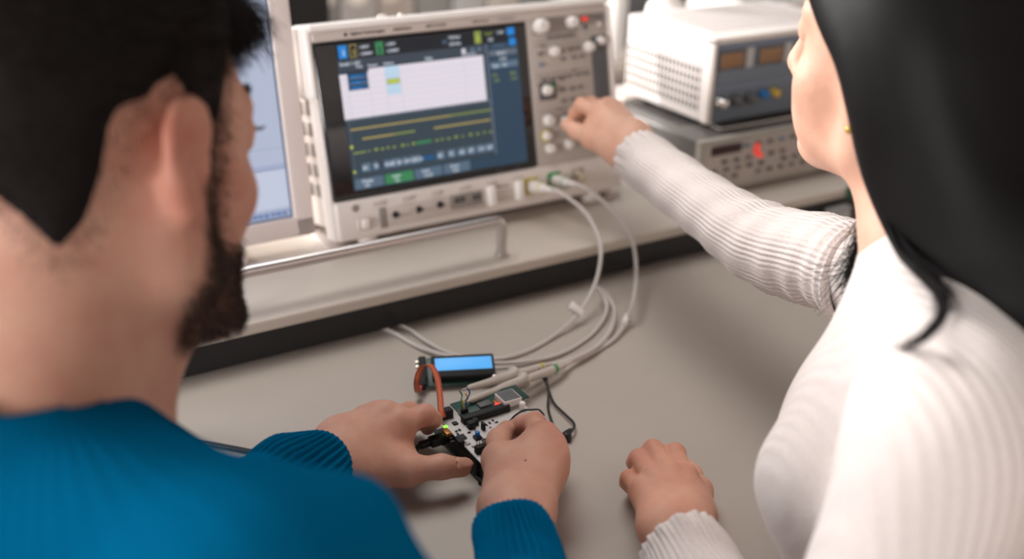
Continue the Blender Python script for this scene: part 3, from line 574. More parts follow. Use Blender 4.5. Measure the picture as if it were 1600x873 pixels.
# ------------------------------------------------------------------ people
def azv(a, el=0): a, e = math.radians(a), math.radians(el); return np.array([math.sin(a) * math.cos(e), math.cos(a) * math.cos(e), math.sin(e)])
class Head:
    """head frame: x to the person's right, y forward, z up; origin between the ears"""
    def __init__(s, c, az, pitch, roll, k=1.0):
        y = azv(az, pitch); x = np.cross(y, UP); x /= np.linalg.norm(x); z = np.cross(x, y); r = math.radians(roll)
        x2 = x * math.cos(r) + z * math.sin(r); s.M = np.stack([x2, y, np.cross(x2, y)], 1); s.c = np.array(c); s.k = k
    def __call__(s, q): return s.c + s.M @ (np.array(q, float) * s.k)
    def inv(s, P): return ((P - s.c) @ s.M) / s.k
def add_head(f, H, male=True):
    k = H.k; zj = 0 if male else .011; E = lambda c, r, kk=.012, mode='add': f.ell(H(c), np.array(r) * k, H.M, kk * k, mode)
    Cp = lambda a, b, ra, rb, kk=.012, mode='add': f.cap(H(a), H(b), ra * k, rb * k, kk * k, mode)
    E((0, -.010, .042), (.075, .096, .084)); E((0, .030, .0), (.061, .060, .088), .03)
    E((0, .050, -.045), (.048, .038, .058), .02)
    for s in (-1, 1):
        Cp((s * .052, .008, -.062), (s * .014, .070, -.103 + zj), .0185 if male else .015, .017, .022)
        Cp((s * .058, .002, -.02), (s * .052, .008, -.062), .018, .017, .02)
        E((s * (.037 if male else .040), .056, -.022), (.024, .026, .022), .018)
        if not male: E((s * .036, .050, -.052), (.024, .032, .032), .02)                        # cheeks
        Cp((s * .010, .089, .033), (s * .046, .072, .032), .0095, .0085, .012)       # brow ridge
        E((s * .032, .097, .014), (.016, .013, .011), .010, 'sub')                   # eye sockets
        E((s * .032, .080, .014), (.0125, .0125, .0120), .003)
        Cp((s * .019, .0905, .020), (s * .045, .0825, .019), .0038, .0034, .004)     # upper lids
        Cp((s * .020, .0885, .006), (s * .044, .0815, .008), .0032, .003, .004)
        E((s * .0115, .101, -.0335), (.0085, .010, .0075), .006)                     # nostril wings
    Cp((0, .0885, .024), (0, .112, -.026), .0075, .0105, .010)                       # nose
    E((0, .113, -.030), (.0105, .0095, .0085), .006)
    E((0, .085, -.105 + zj), (.019, .015, .016), .014)                                    # chin
    for s in (-1, 1):
        Cp((0, .0965, -.0605 + zj * .4), (s * .021, .0845, -.0655 + zj * .4), .0052, .0035, .005); Cp((0, .0960, -.0715 + zj * .4), (s * .020, .0845, -.0665 + zj * .4), .0060, .0035, .005)
    for s in (-1, 1): add_ear(f, H, s)
def add_ear(f, H, s):
    """rounded rim, bowl, lobe and tragus"""
    k = H.k; P = lambda x, y, z: H((s * (.073 + x), y, z))
    rim = [(.002, .012, .004), (.005, .012, .020), (.008, .003, .031), (.009, -.010, .029), (.010, -.017, .014), (.009, -.016, -.004), (.006, -.009, -.018), (.004, -.002, -.029), (.002, .006, -.026)]
    Q = [P(*r) for r in spline(rim, 3)]; R = np.interp(np.linspace(0, 1, len(Q)), [0, .3, .6, .85, 1], [.0042, .0042, .0046, .0068, .0045]) * k
    for i in range(len(Q) - 1): f.cap(Q[i], Q[i + 1], R[i], R[i + 1], .004 * k)
    f.cap(P(.002, .002, .014), P(.006, -.008, -.012), .0095 * k, .0085 * k, .008 * k)
    f.cap(P(.007, -.004, .018), P(.007, -.008, -.004), .0040 * k, .0040 * k, .004 * k)
    f.ell(P(.011, .002, .0), np.array((.007, .0085, .010)) * k, H.M, .004 * k, 'sub'); f.ell(P(.004, .012, -.004), np.array((.005, .0045, .007)) * k, H.M, .005 * k)
def hand_field(J, wrist, radii, web=None, h=.00135, forearm=None, palm_r=.0125, rel=1.0, knuck=0):
    """J: dict finger -> 4 joints (thumb: base, knuckle, joint, tip). wrist: (ulnar, radial)"""
    allp = np.array([p for f in J.values() for p in f] + list(wrist) + ([forearm] if forearm is not None else []))
    f = Field(allp.min(0) - .03, allp.max(0) + .03, h)
    wu, wr = map(np.array, wrist); wc = (wu + wr) / 2
    base = {'pinky': wu, 'ring': wu * .7 + wr * .3, 'middle': wu * .4 + wr * .6, 'index': wr}
    for n in ('pinky', 'ring', 'middle', 'index'):
        f.cap(base[n], J[n][0], palm_r * 1.18, palm_r * .92, .014)
    f.cap(wu, wr, palm_r * 1.3, palm_r * 1.3, .012)
    pn = np.cross(J['index'][0] - wc, J['pinky'][0] - wc); pn /= np.linalg.norm(pn); pn *= np.sign(pn[2] + 1e-9)
    for n in ('pinky', 'ring', 'middle', 'index'):
        m0 = J[n][0]; f.cap(base[n] * .45 + m0 * .55 + pn * palm_r * .80, m0 + pn * palm_r * .62, .0026, .0036, .007)
    if forearm is not None:
        d = (wr - wu) * .30; f.cap(wu, forearm - d, palm_r * 1.3, .014, .02); f.cap(wr, forearm + d, palm_r * 1.3, .014, .02)
    T = J['thumb']; f.cap(wr, T[0], palm_r * 1.15, .0145 * rel, .016); f.cap(T[0], T[1], .0150 * rel, .0122 * rel, .014)
    f.cap(T[1], J['index'][0] * .35 + wc * .65, .010 * rel, .011 * rel, .014)
    if web is not None: f.cap(web[0], web[1], .007, .007, .016)
    for n in ('pinky', 'ring', 'middle', 'index'):
        r = radii * {'pinky': .84, 'ring': .95, 'middle': 1.03, 'index': 1.0}[n] * rel; P = J[n]
        g = Field(np.min(P, 0) - .03, np.max(P, 0) + .03, h)
        f.cap(P[0], P[1], r * 1.14, r * 1.03, .0045); f.cap(P[1], P[2], r * 1.05, r * .92, .0025); f.cap(P[2], P[3], r * .94, r * .80, .0025)
        f.ell(P[0] + pn * .0058, r * 1.06, None, .005); f.ell(P[1], r * 1.10, None, .004)
    r = radii * 1.22 * rel; f.cap(T[1], T[2], r * 1.02, r * .98, .006); f.cap(T[2], T[3], r * 1.02, r * .80, .004); f.ell(T[1], r * 1.10, None, .007)
    return f
def nail(f, a, tip, up, r):
    """fingernail: a thin plate set in the back of the fingertip"""
    d = tip - a; d /= np.linalg.norm(d); up = up - d * (up @ d); up /= np.linalg.norm(up); x = np.cross(d, up)
    c = tip + up * r * .78 + d * r * .05; f.ell(c, (r * .72, r * .95, r * .20), np.stack([x, d, up], 1), .0006)
    f.cap(c - d * r * 1.0 - x * r * .5 + up * r * .12, c - d * r * 1.0 + x * r * .5 + up * r * .12, r * .10, r * .10, .0012, 'sub')
def flush_of(V, pts, s=.012): 
    a = np.zeros(len(V))
    for p, wgt in pts: a = np.maximum(a, wgt * np.exp(-((V - p) ** 2).sum(1) / s ** 2))
    return a
def scatter(V, F, wgt, n):
    """n random points on the quads, density by vertex weight"""
    c = V[F].mean(1); fw = wgt[F].mean(1) * np.linalg.norm(np.cross(V[F[:, 2]] - V[F[:, 0]], V[F[:, 3]] - V[F[:, 1]]), axis=1)
    i = RNG.choice(len(F), n, p=fw / fw.sum()); u = RNG.random((n, 4)); u /= u.sum(1)[:, None]
    return (V[F[i]] * u[..., None]).sum(1), i
def shell(V, F, mask, disp, Nn):
    """lifts the masked part of a surface off the skin as a sheet of its own"""
    keep = (mask[F] > .02).any(1); Fk = F[keep]; u, inv = np.unique(Fk, return_inverse=True)
    return V[u] + Nn[u] * (disp[u] - .0008)[:, None], inv.reshape(Fk.shape)
sm_ = lambda x, a, b: np.clip((x - a) / (b - a), 0, 1) ** 2 * (3 - 2 * np.clip((x - a) / (b - a), 0, 1))

def sleeve(path, radii, n, sub=10, ribs=0, rib_amp=0., cuff=None, hem=.004, fold=None, up0=None, ribn=60, edge=None, flat=1.0):
    """knitted sleeve swept along a path; cuff=(s0) where ribs start"""
    P = spline(path, sub); S = np.linspace(0, 1, len(P)); R = np.interp(S, np.linspace(0, 1, len(radii)), radii)
    def disp(th, s):
        d = np.zeros_like(th)
        if ribs: d += rib_amp * np.cos(ribs * th) * (sm_(s, cuff - .02, cuff + .02) if cuff is not None else 1) * (1 - .75 * sm_(s, .955, 1.0))
        if fold is not None: d += fold(th, s)
        if edge is not None: d += edge * np.cos(17 * th + 2 * np.sin(3 * th)) * sm_(s, .965, 1.0)
        return d
    V, F, th, s = loft(P, R, n, disp, flat, up0)
    # turned-in hem
    T = P[-1] - P[-2]; T /= np.linalg.norm(T); last = V[-n:]; c = last.mean(0); ex = []
    for q, t in ((.97, hem * .35), (.90, hem * .3), (.80, -hem * .5), (.70, -hem * 4)): ex.append(c + (last - c) * q + T * t)
    V2 = np.vstack([V] + ex); o = len(V) - n; F2 = list(F)
    for r in range(4):
        for j in range(n): kx = (j + 1) % n; F2.append((o + r * n + j, o + r * n + kx, o + (r + 1) * n + kx, o + (r + 1) * n + j))
    th2 = np.concatenate([th] + [th[-n:]] * 4) * ribn
    return V2, np.array(F2)[:, ::-1], th2

# ---------------- the man on the left
VA = 31.27
man = empty('person', (-.45, -.62, 0), None, 'man with short dark hair and beard in a blue knitted sweater, at left', 'person')
HM = Head(at(156, 251, .640), VA + 32.5, -14.0, 11.2)
NB = HM((0, -.062, -.150)); F_ = azv(VA + 44); Rt = azv(VA + 44 + 90)
neck0 = NB - UP * .035 - F_ * .012
shR = at(430, 962, .50); shL = neck0 - Rt * .185 - UP * .05 + F_ * .03
chest = neck0 - UP * .16 + F_ * .03 - azv(0) * .03; belly = neck0 - UP * .34 - azv(0) * .12; hip = np.array([neck0[0] - .02, -.72, .50])
elR = np.array([-.185, -.655, .80]); wrR = onz(798, 826, .055); elL = onz(292, 890, .055); wrL = onz(503, 726, .041)
f = Field(np.array([-.85, -.95, .40]), np.array([.0, -.02, 1.28]), .0042)
add_head(f, HM)
f.cap(HM((0, -.022, -.035)), neck0, .055, .062, .03); f.cap(HM((0, .020, -.075)), neck0 + F_ * .035, .040, .05, .03)
f.cap(neck0 + Rt * .02, shR, .055, .052, .04); f.cap(neck0 - Rt * .02, shL, .055, .055, .04)
f.ell(chest, (.15, .11, .17), np.stack([Rt, F_, UP], 1), .05); f.cap(chest, belly, .12, .12, .06); f.cap(belly, hip, .12, .13, .06)
f.cap(shR, elR, .048, .036, .03); f.cap(shL, elL, .05, .036, .03); f.cap(elR, wrR, .034, .024, .02); f.cap(elL, wrL, .034, .024, .02)
Vb, Fb = f.mesh(2)
# hands
Z = lambda *q: onz(*q)
JL = {'index': [Z(628, 664, .050), Z(664, 648, .051), Z(677, 655, .036), Z(668, 668, .020)], 'middle': [Z(606, 652, .054), Z(640, 645, .046), Z(655, 652, .030), Z(652, 662, .014)],
      'ring': [Z(589, 653, .052), Z(616, 648, .041), Z(632, 655, .026), Z(634, 665, .012)], 'pinky': [Z(570, 658, .046), Z(590, 653, .033), Z(603, 659, .021), Z(607, 668, .012)],
      'thumb': [Z(585, 733, .030), Z(636, 734, .030), Z(690, 729, .030), Z(722, 730, .0245)]}
fl = hand_field(JL, (Z(532, 692, .044), Z(538, 728, .036)), .0086, (Z(628, 690, .036), Z(640, 718, .028)), forearm=wrL * .8 + elL * .2, palm_r=.0135)
nail(fl, JL['thumb'][2], JL['thumb'][3], np.array([.1, -.35, 1]), .0085)
VL, FL = fl.mesh(2)
JR = {'index': [Z(843, 682, .064), Z(835, 661, .058), Z(815, 662, .048), Z(803, 667, .036)], 'middle': [Z(857, 697, .062), Z(852, 676, .045), Z(832, 676, .033), Z(817, 680, .027)],
      'ring': [Z(863, 716, .056), Z(866, 696, .036), Z(848, 700, .022), Z(832, 702, .020)], 'pinky': [Z(861, 740, .047), Z(870, 722, .030), Z(852, 722, .018), Z(838, 722, .016)],
      'thumb': [Z(789, 765, .046), Z(780, 718, .053), Z(780, 688, .050), Z(791, 672, .040)]}
fr = hand_field(JR, (Z(820, 800, .049), Z(796, 796, .051)), .0086, (Z(800, 720, .056), Z(820, 705, .058)), forearm=wrR * .8 + elR * .2, palm_r=.0138)
nail(fr, JR['thumb'][2], JR['thumb'][3], np.array([-.5, .3, .6]), .0080)
VR, FR = fr.mesh(2)
fb = flush_of(Vb, [(HM((.083, -.012, .01)), .75), (HM((.080, -.006, -.02)), .6), (HM((-.083, -.012, .01)), .7), (HM((0, .113, -.03)), .4), (HM((.06, .05, -.02)), .3)], .026)
fL = flush_of(VL, [(p, .45) for k_ in JL for p in (JL[k_][1], JL[k_][3])], .011); fR = flush_of(VR, [(p, .7) for k_ in JR for p in (JR[k_][0] + UP * .006, JR[k_][1], JR[k_][3])], .011)
V, F, a = join([(Vb, Fb, fb), (VL, FL, fL), (VR, FR, fR)])
org('body', V, F, 'skin_man', man, a, 'flush')
qv = (VR - CC) @ CR; pp = np.stack([800 + CF * qv[:, 0] / -qv[:, 2], 436.5 - CF * qv[:, 1] / -qv[:, 2]], 1); dm = np.hypot(*(pp - (821, 720)).T) + (-qv[:, 2]) * 200; km = dm.argmin()
world_build(MB().sph(tuple(VR[km]), .0009, 'hair_beard', n=8), 'mole', man)
# hair: short, longer on the crown, faded into the nape
q = HM.inv(Vb); Nb = vnormals(Vb, Fb); x, y, z = np.abs(q[:, 0]), q[:, 1], q[:, 2]
line = np.interp(y, [-.11, -.085, -.06, -.035, -.018, -.004, .012, .03, .046, .062, .085], [-.070, -.064, -.030, .006, .030, .036, .004, .010, .052, .066, .070])
back = np.interp(x, [0, .016, .030, .042, .050, .060, .070, .08], [-.016, -.026, -.042, -.060, -.046, -.016, .014, .032]); bw = sm_(-y, .012, .034); line = line * (1 - bw) + back * bw
onhead = (np.linalg.norm(q - np.array((0, 0, .02)), axis=1) < .16) & (z > -.10) & (y < .10)
ear = (x > .0755) & (np.abs(z) < .036) & (y < .016) & (y > -.03)
mh = sm_(z - line, .004, .034) * onhead * ~ear; mf = sm_(z - line, -.020, .014) * onhead * ~ear
top = sm_(z, .03, .11)
Vs, Fs = shell(Vb, Fb, mh, mh * (.0030 + .016 * top), Nb)
n = 30000; pts, fi = scatter(Vb, Fb, mf ** 1.5 + 1e-9, n)
nn = Nb[Fb[fi]].mean(1); qq = HM.inv(pts); tp = sm_(qq[:, 2], .03, .11)
dirn = nn * .5 + (HM.M @ np.array([0, -.15, -1.])) * (1 - tp)[:, None] * .9 + (HM.M @ np.array([.25, .9, .25])) * tp[:, None] * .9 + RNG.normal(size=(n, 3)) * .28
dirn /= np.linalg.norm(dirn, axis=1)[:, None]; ln = (.0035 + .022 * tp) * RNG.uniform(.6, 1.2, n)
t = np.linspace(0, 1, 4)[None, :, None]; off = (.0010 + .010 * tp)[:, None, None] * nn[:, None]
cur = pts[:, None] + off + dirn[:, None] * ln[:, None, None] * t + nn[:, None] * (.25 * ln)[:, None, None] * np.sin(t * 2.5)
Vr, Fr = ribbons(cur, .00036)
# swept fringe over the forehead
fr_c = []
for k in range(1500):
    a0 = RNG.uniform(-.05, .05); s0 = np.array([a0, .078 + RNG.normal() * .007 - abs(a0) * .3, .082 + RNG.normal() * .008]); fr_c.append([HM(s0), HM(s0 + (.002, .010, .007) + RNG.normal(size=3) * .001), HM(s0 + (.006, .017, .003) + RNG.normal(size=3) * .0015), HM(s0 + (.010, .019, -.006) + RNG.normal(size=3) * .002)])
Vf, Ff = ribbons(np.array(fr_c), .0016)
V, F, _ = join([(Vs, Fs, 0), (Vr, Fr, 0), (Vf, Ff, 0)]); org('hair', V, F, 'hair_brown', man, label='short dark hair faded at the nape')
# beard
mb_ = sm_(-z - np.interp(y, [0, .012, .03, .05, .075, .1], [.014, .014, .034, .050, .058, .052]), -.006, .014) * sm_(y, .000, .014) * sm_(z, -.120, -.106) * (np.linalg.norm(q - np.array((0, .05, -.07)), axis=1) < .085)
mb_ = mb_ * ~((np.abs(q[:, 0]) < .020) & (z > -.078) & (z < -.058) & (y > .085))
mb_ = np.maximum(mb_, sm_(y, .004, .018) * sm_(-y, -.050, -.026) * (z < .03) * (z > -.06) * (x > .045) * .55 * ~ear)
n = 26000; pts, fi = scatter(Vb, Fb, mb_ + 1e-9, n); nn = Nb[Fb[fi]].mean(1); d = nn * .6 + (HM.M @ np.array([0, .35, -1.2])) + RNG.normal(size=(n, 3)) * .35; d /= np.linalg.norm(d, axis=1)[:, None]
cur = pts[:, None] + nn[:, None] * .001 + d[:, None] * (RNG.uniform(.002, .0065, n))[:, None, None] * np.linspace(0, 1, 3)[None, :, None]; Vr, Fr = ribbons(cur, .00036)
org('beard', Vr, Fr, 'hair_beard', man, label='short dark beard')
for s in (-1, 1):
    c = []
    for k in range(160): u = RNG.random(); p0 = np.array([s * (.012 + .036 * u), .0960 - .020 * u ** 1.6 - .003, .0365 + .006 * math.sin(u * 2.6) + RNG.normal() * .0018]); c.append([HM(p0), HM(p0 + (s * .004, .0012, .002)), HM(p0 + (s * .009, -.001, .0025))])
    for k in range(40): u = RNG.random(); p0 = np.array([s * (.021 + .023 * u), .0955 - .009 * u, .0175]); c.append([HM(p0), HM(p0 + (s * .001, .005, .0005)), HM(p0 + (s * .002, .008, .003))])
    Vr, Fr = ribbons(np.array(c), .0009); org('eyebrow', Vr, Fr, 'hair_brown', man)
# sweater
f = Field(np.array([-.85, -.98, .42]), np.array([.06, -.02, 1.10]), .005)
f.cap(neck0 + Rt * .015, shR, .066, .062, .05); f.cap(neck0 - Rt * .015, shL, .066, .066, .05); f.ell(chest, (.17, .13, .18), np.stack([Rt, F_, UP], 1), .06)
f.cap(chest, belly, .145, .145, .06); f.cap(belly, hip, .145, .150, .06); f.cap(shR, shR * .45 + elR * .55, .062, .058, .035); f.cap(shL, shL * .45 + elL * .55, .064, .056, .035)
f.cap(shR + UP * .035 + Rt * .01 - F_ * .01, shR + UP * .030 + F_ * .05, .022, .018, .02)                    # fold on the shoulder
f.cap(neck0 - UP * .02 - F_ * .06 - Rt * .05, chest - F_ * .13 - Rt * .06 - UP * .04, .016, .022, .03); f.cap(neck0 - UP * .03 - F_ * .05 + Rt * .06, chest - F_ * .11 + Rt * .10 - UP * .06, .014, .02, .03)
collar_n = NB - neck0; collar_n /= np.linalg.norm(collar_n)
f.cap(neck0 - collar_n * .02, neck0 + collar_n * .030, .070, .0655, .02)
f.cap(neck0 + collar_n * .020, neck0 + collar_n * .2, .055, .052, .004, 'sub')
Vt, Ft = f.mesh(2)
dd = Vt - chest; ribm = np.arctan2(dd @ Rt, dd @ F_) * 60
def fold_m(th, s): return .0035 * np.sin(26 * s + 1.5 * np.sin(th)) * sm_(s, .1, .35) * (1 - sm_(s, .60, .72)) + .0018 * np.sin(3 * th + 14 * s)
mid = lambda a, b, t: np.asarray(a) * (1 - t) + np.asarray(b) * t
cuR0 = mid(elR, wrR, .66); dR = wrR - elR; dR /= np.linalg.norm(dR)
SRm = sleeve([mid(shR, elR, .35), mid(shR, elR, .75), elR + np.array([.004, -.012, -.004]), mid(elR, wrR, .35) - UP * .004, cuR0, mid(elR, wrR, .84), wrR], [.062, .058, .055, .050, .0375, .0312, .0278], 320, 14, 40, .0017, .70, fold=fold_m, ribn=80)
SLm = sleeve([mid(shL, elL, .35), mid(shL, elL, .75), elL, mid(elL, wrL, .35) - UP * .002, mid(elL, wrL, .62), mid(elL, wrL, .82), wrL], [.062, .058, .055, .048, .0425, .0405, .0325], 320, 14, 42, .0017, .66, fold=fold_m, ribn=80)
V, F, a = join([(Vt, Ft, ribm), SRm, SLm]); org('sweater', V, F, 'knit_blue', man, a, label='blue knitted sweater with ribbed cuffs')
# trousers and shoes below the bench
kR, kL = np.array([hip[0] + .20, -.42, .52]), np.array([hip[0] - .02, -.36, .52]); aR, aL = np.array([hip[0] + .24, -.40, .10]), np.array([hip[0] + .0, -.30, .10])
f = Field(np.array([-.85, -.95, .02]), np.array([.1, -.15, .66]), .009)
f.cap(hip + UP * .02, hip - UP * .0, .150, .150, .05)
for k_, an, s in ((kR, aR, .09), (kL, aL, -.09)): f.cap(hip + Rt * s, k_, .095, .070, .05); f.cap(k_, an, .066, .050, .03)
V, F = f.mesh(2); org('trousers', V, F, 'trouser_dark', man)
for an in (aR, aL):
    f = Field(an - .2, an + .25, .008); f.cap(an + (.0, -.03, -.06), an + (.02, .12, -.065), .036, .034, .02); f.cap(an, an - UP * .05, .045, .04, .02); V, F = f.mesh(2); V[:, 2] = np.maximum(V[:, 2], .001); org('shoe', V, F, 'shoe_black', man)

# ---------------- the woman on the right
wom = empty('person', (.28, -.66, 0), None, 'woman with long black hair and white ribbed sweater reaching for the oscilloscope', 'person')
HW = Head(at(1441, 93, .765), VA - 40, 2.5, 6.0, .93)
Lf = azv(VA - 176); Fw = azv(VA - 86)
nb = at(1476, 392, .765); rs = at(1348, 428, .90); ls = at(1500, 690, .615); hipW = np.array([.30, -.74, .50]); wst = np.array([.245, -.665, .70])
cR = [rs, at(1296, 410, .935), at(1196, 382, 1.01), at(1098, 318, 1.105), at(996, 243, 1.215)]
lel = at(1275, 1200, .66); lw = onz(1058, 848, .040); chW = (ls + rs) / 2 - UP * .10
f = Field(np.array([-.08, -1.0, .40]), np.array([.62, -.0, 1.26]), .0042)
add_head(f, HW, False)
f.cap(HW((0, -.024, -.035)), nb - UP * .01, .046, .050, .025); f.cap(HW((0, .006, -.075)), nb + Fw * .012, .032, .042, .03)
f.cap(nb - UP * .028, rs, .028, .028, .008); f.cap(nb - UP * .03, ls, .036, .036, .015); f.ell(chW - Fw * .025, (.058, .085, .10), np.stack([Fw, Lf, UP], 1), .015); f.cap(chW - Fw * .025, wst, .062, .07, .02); f.cap(wst, hipW, .085, .12, .05)
f.cap(rs, cR[2], .034, .029, .02); f.cap(cR[2], cR[4], .028, .021, .02); f.cap(ls, lel, .036, .030, .02); f.cap(lel, lw, .029, .020, .02)
Vw, Fq = f.mesh(2)
fw_ = flush_of(Vw, [(HW((-.078, -.01, .0)), .5), (HW((0, .113, -.03)), .35), (HW((-.05, .06, -.025)), .35)], .02)
JW = {'index': [Z(1071, 748, .044), Z(1055, 708, .046), Z(1047, 712, .027), Z(1045, 722, .011)], 'middle': [Z(1047, 746, .049), Z(1021, 703, .047), Z(1013, 706, .029), Z(1013, 718, .012)],
      'ring': [Z(1024, 754, .047), Z(998, 717, .042), Z(991, 722, .026), Z(993, 732, .011)], 'pinky': [Z(1003, 770, .040), Z(983, 748, .032), Z(979, 754, .020), Z(983, 762, .010)],
      'thumb': [Z(1086, 805, .030), Z(1088, 768, .022), Z(1080, 741, .017), Z(1066, 724, .012)]}
fwl = hand_field(JW, (Z(1040, 822, .042), Z(1070, 820, .040)), .0080, None, forearm=lw * .8 + lel * .2, palm_r=.0125, rel=.96)
VWL, FWL = fwl.mesh(2)
D = lambda *q: at(*q)
JWR = {'index': [D(936, 176, 1.285), D(909, 164, 1.305), D(898, 176, 1.322), D(893, 189, 1.333)], 'middle': [D(947, 170, 1.295), D(924, 163, 1.325), D(912, 174, 1.340), D(905, 186, 1.343)],
       'ring': [D(959, 174, 1.300), D(942, 166, 1.33), D(930, 178, 1.345), D(922, 190, 1.345)], 'pinky': [D(968, 186, 1.300), D(957, 176, 1.325), D(948, 188, 1.338), D(940, 198, 1.338)],
       'thumb': [D(952, 224, 1.262), D(925, 215, 1.283), D(901, 205, 1.305), D(886, 195, 1.322)]}
fwr = hand_field(JWR, (D(990, 216, 1.248), D(978, 236, 1.243)), .0082, (D(925, 195, 1.29), D(935, 205, 1.28)), forearm=D(1018, 256, 1.21), palm_r=.0128, rel=1.0)
VWR, FWR = fwr.mesh(2)
V, F, a = join([(Vw, Fq, fw_), (VWL, FWL, .35 + flush_of(VWL, [(p, .45) for k_ in JW for p in (JW[k_][0], JW[k_][1])], .011)), (VWR, FWR, flush_of(VWR, [(p, .4) for k_ in JWR for p in (JWR[k_][0], JWR[k_][1])], .011))])
org('body', V, F, 'skin_woman', wom, a, 'flush')
# sweater
f = Field(np.array([-.08, -1.02, .44]), np.array([.62, -.15, 1.10]), .0045)
fr_ = [at(1472, 428, .765), at(1428, 545, .755), at(1372, 650, .745), at(1306, 756, .74), at(1338, 880, .76)]; rr_ = [.044, .048, .052, .051, .050]
for i in range(4): f.cap(fr_[i], fr_[i + 1], rr_[i], rr_[i + 1], .02)
f.cap(nb - UP * .022, rs + (rs - nb) * .0, .038, .040, .012); f.cap(nb - UP * .02, ls, .052, .058, .04); f.ell(chW - Fw * .02, (.085, .11, .13), np.stack([Fw, Lf, UP], 1), .03)
f.ell(at(1385, 700, .83), .042, None, .03); f.cap(chW - Fw * .02, wst, .088, .095, .04); f.cap(wst, hipW, .095, .135, .05)
f.cap(ls, ls * .35 + lel * .65, .058, .052, .03)
cn_ = HW((0, -.018, -.10)) - nb; cn_ /= np.linalg.norm(cn_)
f.cap(nb - cn_ * .03, nb + cn_ * .012, .056, .0525, .012); f.cap(nb + cn_ * .002, nb + cn_ * .2, .0495, .048, .003, 'sub')
Vt, Ft = f.mesh(3)
ribw = (Vt @ azv(VA + 72)) * 900
def fold_w(th, s):
    d = .0018 * np.sin(2 * th + 30 * s) * np.sin(44 * s)
    for c, wd, am, ph in ((.17, .014, .0042, .3), (.235, .012, .0030, 1.0), (.43, .016, .0045, 2.0), (.50, .014, .0040, 2.4), (.56, .012, .0034, 2.2), (.63, .016, .0024, 1.8)): d += am * np.exp(-((s - c + .018 * np.cos(th - ph)) / wd) ** 2) * (.55 + .45 * np.cos(th - ph))
    return d
SR_ = sleeve([rs + (rs - cR[1]) * .25, rs] + cR[1:], [.045, .046, .041, .0385, .0335, .0300], 420, 16, 46, .00024, None, fold=fold_w, ribn=52, edge=.0016, hem=.003)
SL_ = sleeve([ls * .42 + lel * .58, ls * .3 + lel * .7, lel, lel * .6 + lw * .4, lel * .25 + lw * .75, lw], [.046, .052, .048, .041, .036, .0320], 360, 14, 44, .0007, None, fold=lambda th, s: .0015 * np.sin(2 * th + 24 * s), ribn=44, edge=.0016, hem=.003)
V, F, a = join([(Vt, Ft, ribw), SR_, SL_]); org('sweater', V, F, 'knit_white', wom, a, label='white ribbed sweater with frilled cuffs and short collar')
# long straight hair: a dense mass with thousands of loose strands over it
G = [[(1276, -70, .765), (1312, 40, .738), (1356, 100, .714), (1386, 180, .706), (1402, 260, .714), (1434, 335, .712), (1468, 420, .698), (1515, 492, .672), (1592, 568, .634), (1680, 650, .608)],
     [(1335, -90, .74), (1385, 50, .708), (1412, 170, .702), (1440, 285, .704), (1490, 380, .688), (1567, 465, .657), (1685, 572, .615)],
     [(1420, -120, .705), (1470, 40, .675), (1500, 180, .672), (1545, 300, .664), (1620, 400, .645), (1720, 515, .615)],
     [(1525, -110, .69), (1575, 50, .662), (1605, 200, .660), (1660, 330, .655), (1740, 480, .652)], [(1630, -80, .69), (1690, 100, .672), (1735, 260, .668), (1800, 450, .66)]]
GW = []
for g in G:
    p = spline([at(*q) for q in g], 12); dl = np.r_[0, np.cumsum(np.linalg.norm(np.diff(p, axis=0), axis=1))]; GW.append(np.stack([np.interp(np.linspace(0, dl[-1], 26), dl, p[:, k]) for k in range(3)], 1))
GW = np.array(GW)
f = Field(GW.reshape(-1, 3).min(0) - .09, GW.reshape(-1, 3).max(0) + .09, .0042)
back = azv(VA); RRg = [.0075, .026, .030, .030, .030]
for i, g in enumerate(GW):
    for k in range(25): f.cap(g[k] + back * RRg[i] * .9, g[k + 1] + back * RRg[i] * .9, RRg[i], RRg[i], .012)
for i in range(4):
    for u in (.33, .66):
        g = GW[i] * (1 - u) + GW[i + 1] * u; r = RRg[i] * (1 - u) + RRg[i + 1] * u
        for k in range(25): f.cap(g[k] + back * r * .9, g[k + 1] + back * r * .9, r, r, .012)
f.ell(HW((.004, -.030, .046)), np.array((.080, .088, .088)) * .93, HW.M, .012)
f.cap(HW((.06, -.05, .02)), HW((.05, -.07, -.10)), .03, .03, .02)
Vh, Fh = f.mesh(3)
n = 9000; u = RNG.uniform(-.06, 4, n) ** 1.0; u = np.clip(u, 0, 3.999); i0 = u.astype(int); fr = (u - i0)[:, None, None]
cur = GW[i0] * (1 - fr) + GW[i0 + 1] * fr; rr = np.array(RRg)[i0] * (1 - fr[:, 0, 0]) + np.array(RRg)[i0 + 1] * fr[:, 0, 0]
tc_ = np.linspace(0, 1, 26); side = np.cross(back, UP); ph = RNG.uniform(0, 6.28, n); am = RNG.normal(size=n) * .0030
cur = cur + side * (am[:, None] * np.sin(ph[:, None] + 5 * tc_[None]))[..., None] - back * (RNG.uniform(.001, .0075, n)[:, None] * np.ones(26)[None])[..., None] + UP * (RNG.normal(size=n) * .002)[:, None, None] * np.ones((1, 26, 1))
tone = np.clip(.25 + .6 * np.sin(u * 43 + 2 * np.sin(u * 11)) + RNG.normal(size=n) * .25, 0, 1); Vr, Fr = ribbons(cur, .0014, .5); hp = [(Vh, Fh, 0), (Vr, Fr, np.repeat(tone, 52))]  # per-strand grey tone paints highlight streaks into the black hair
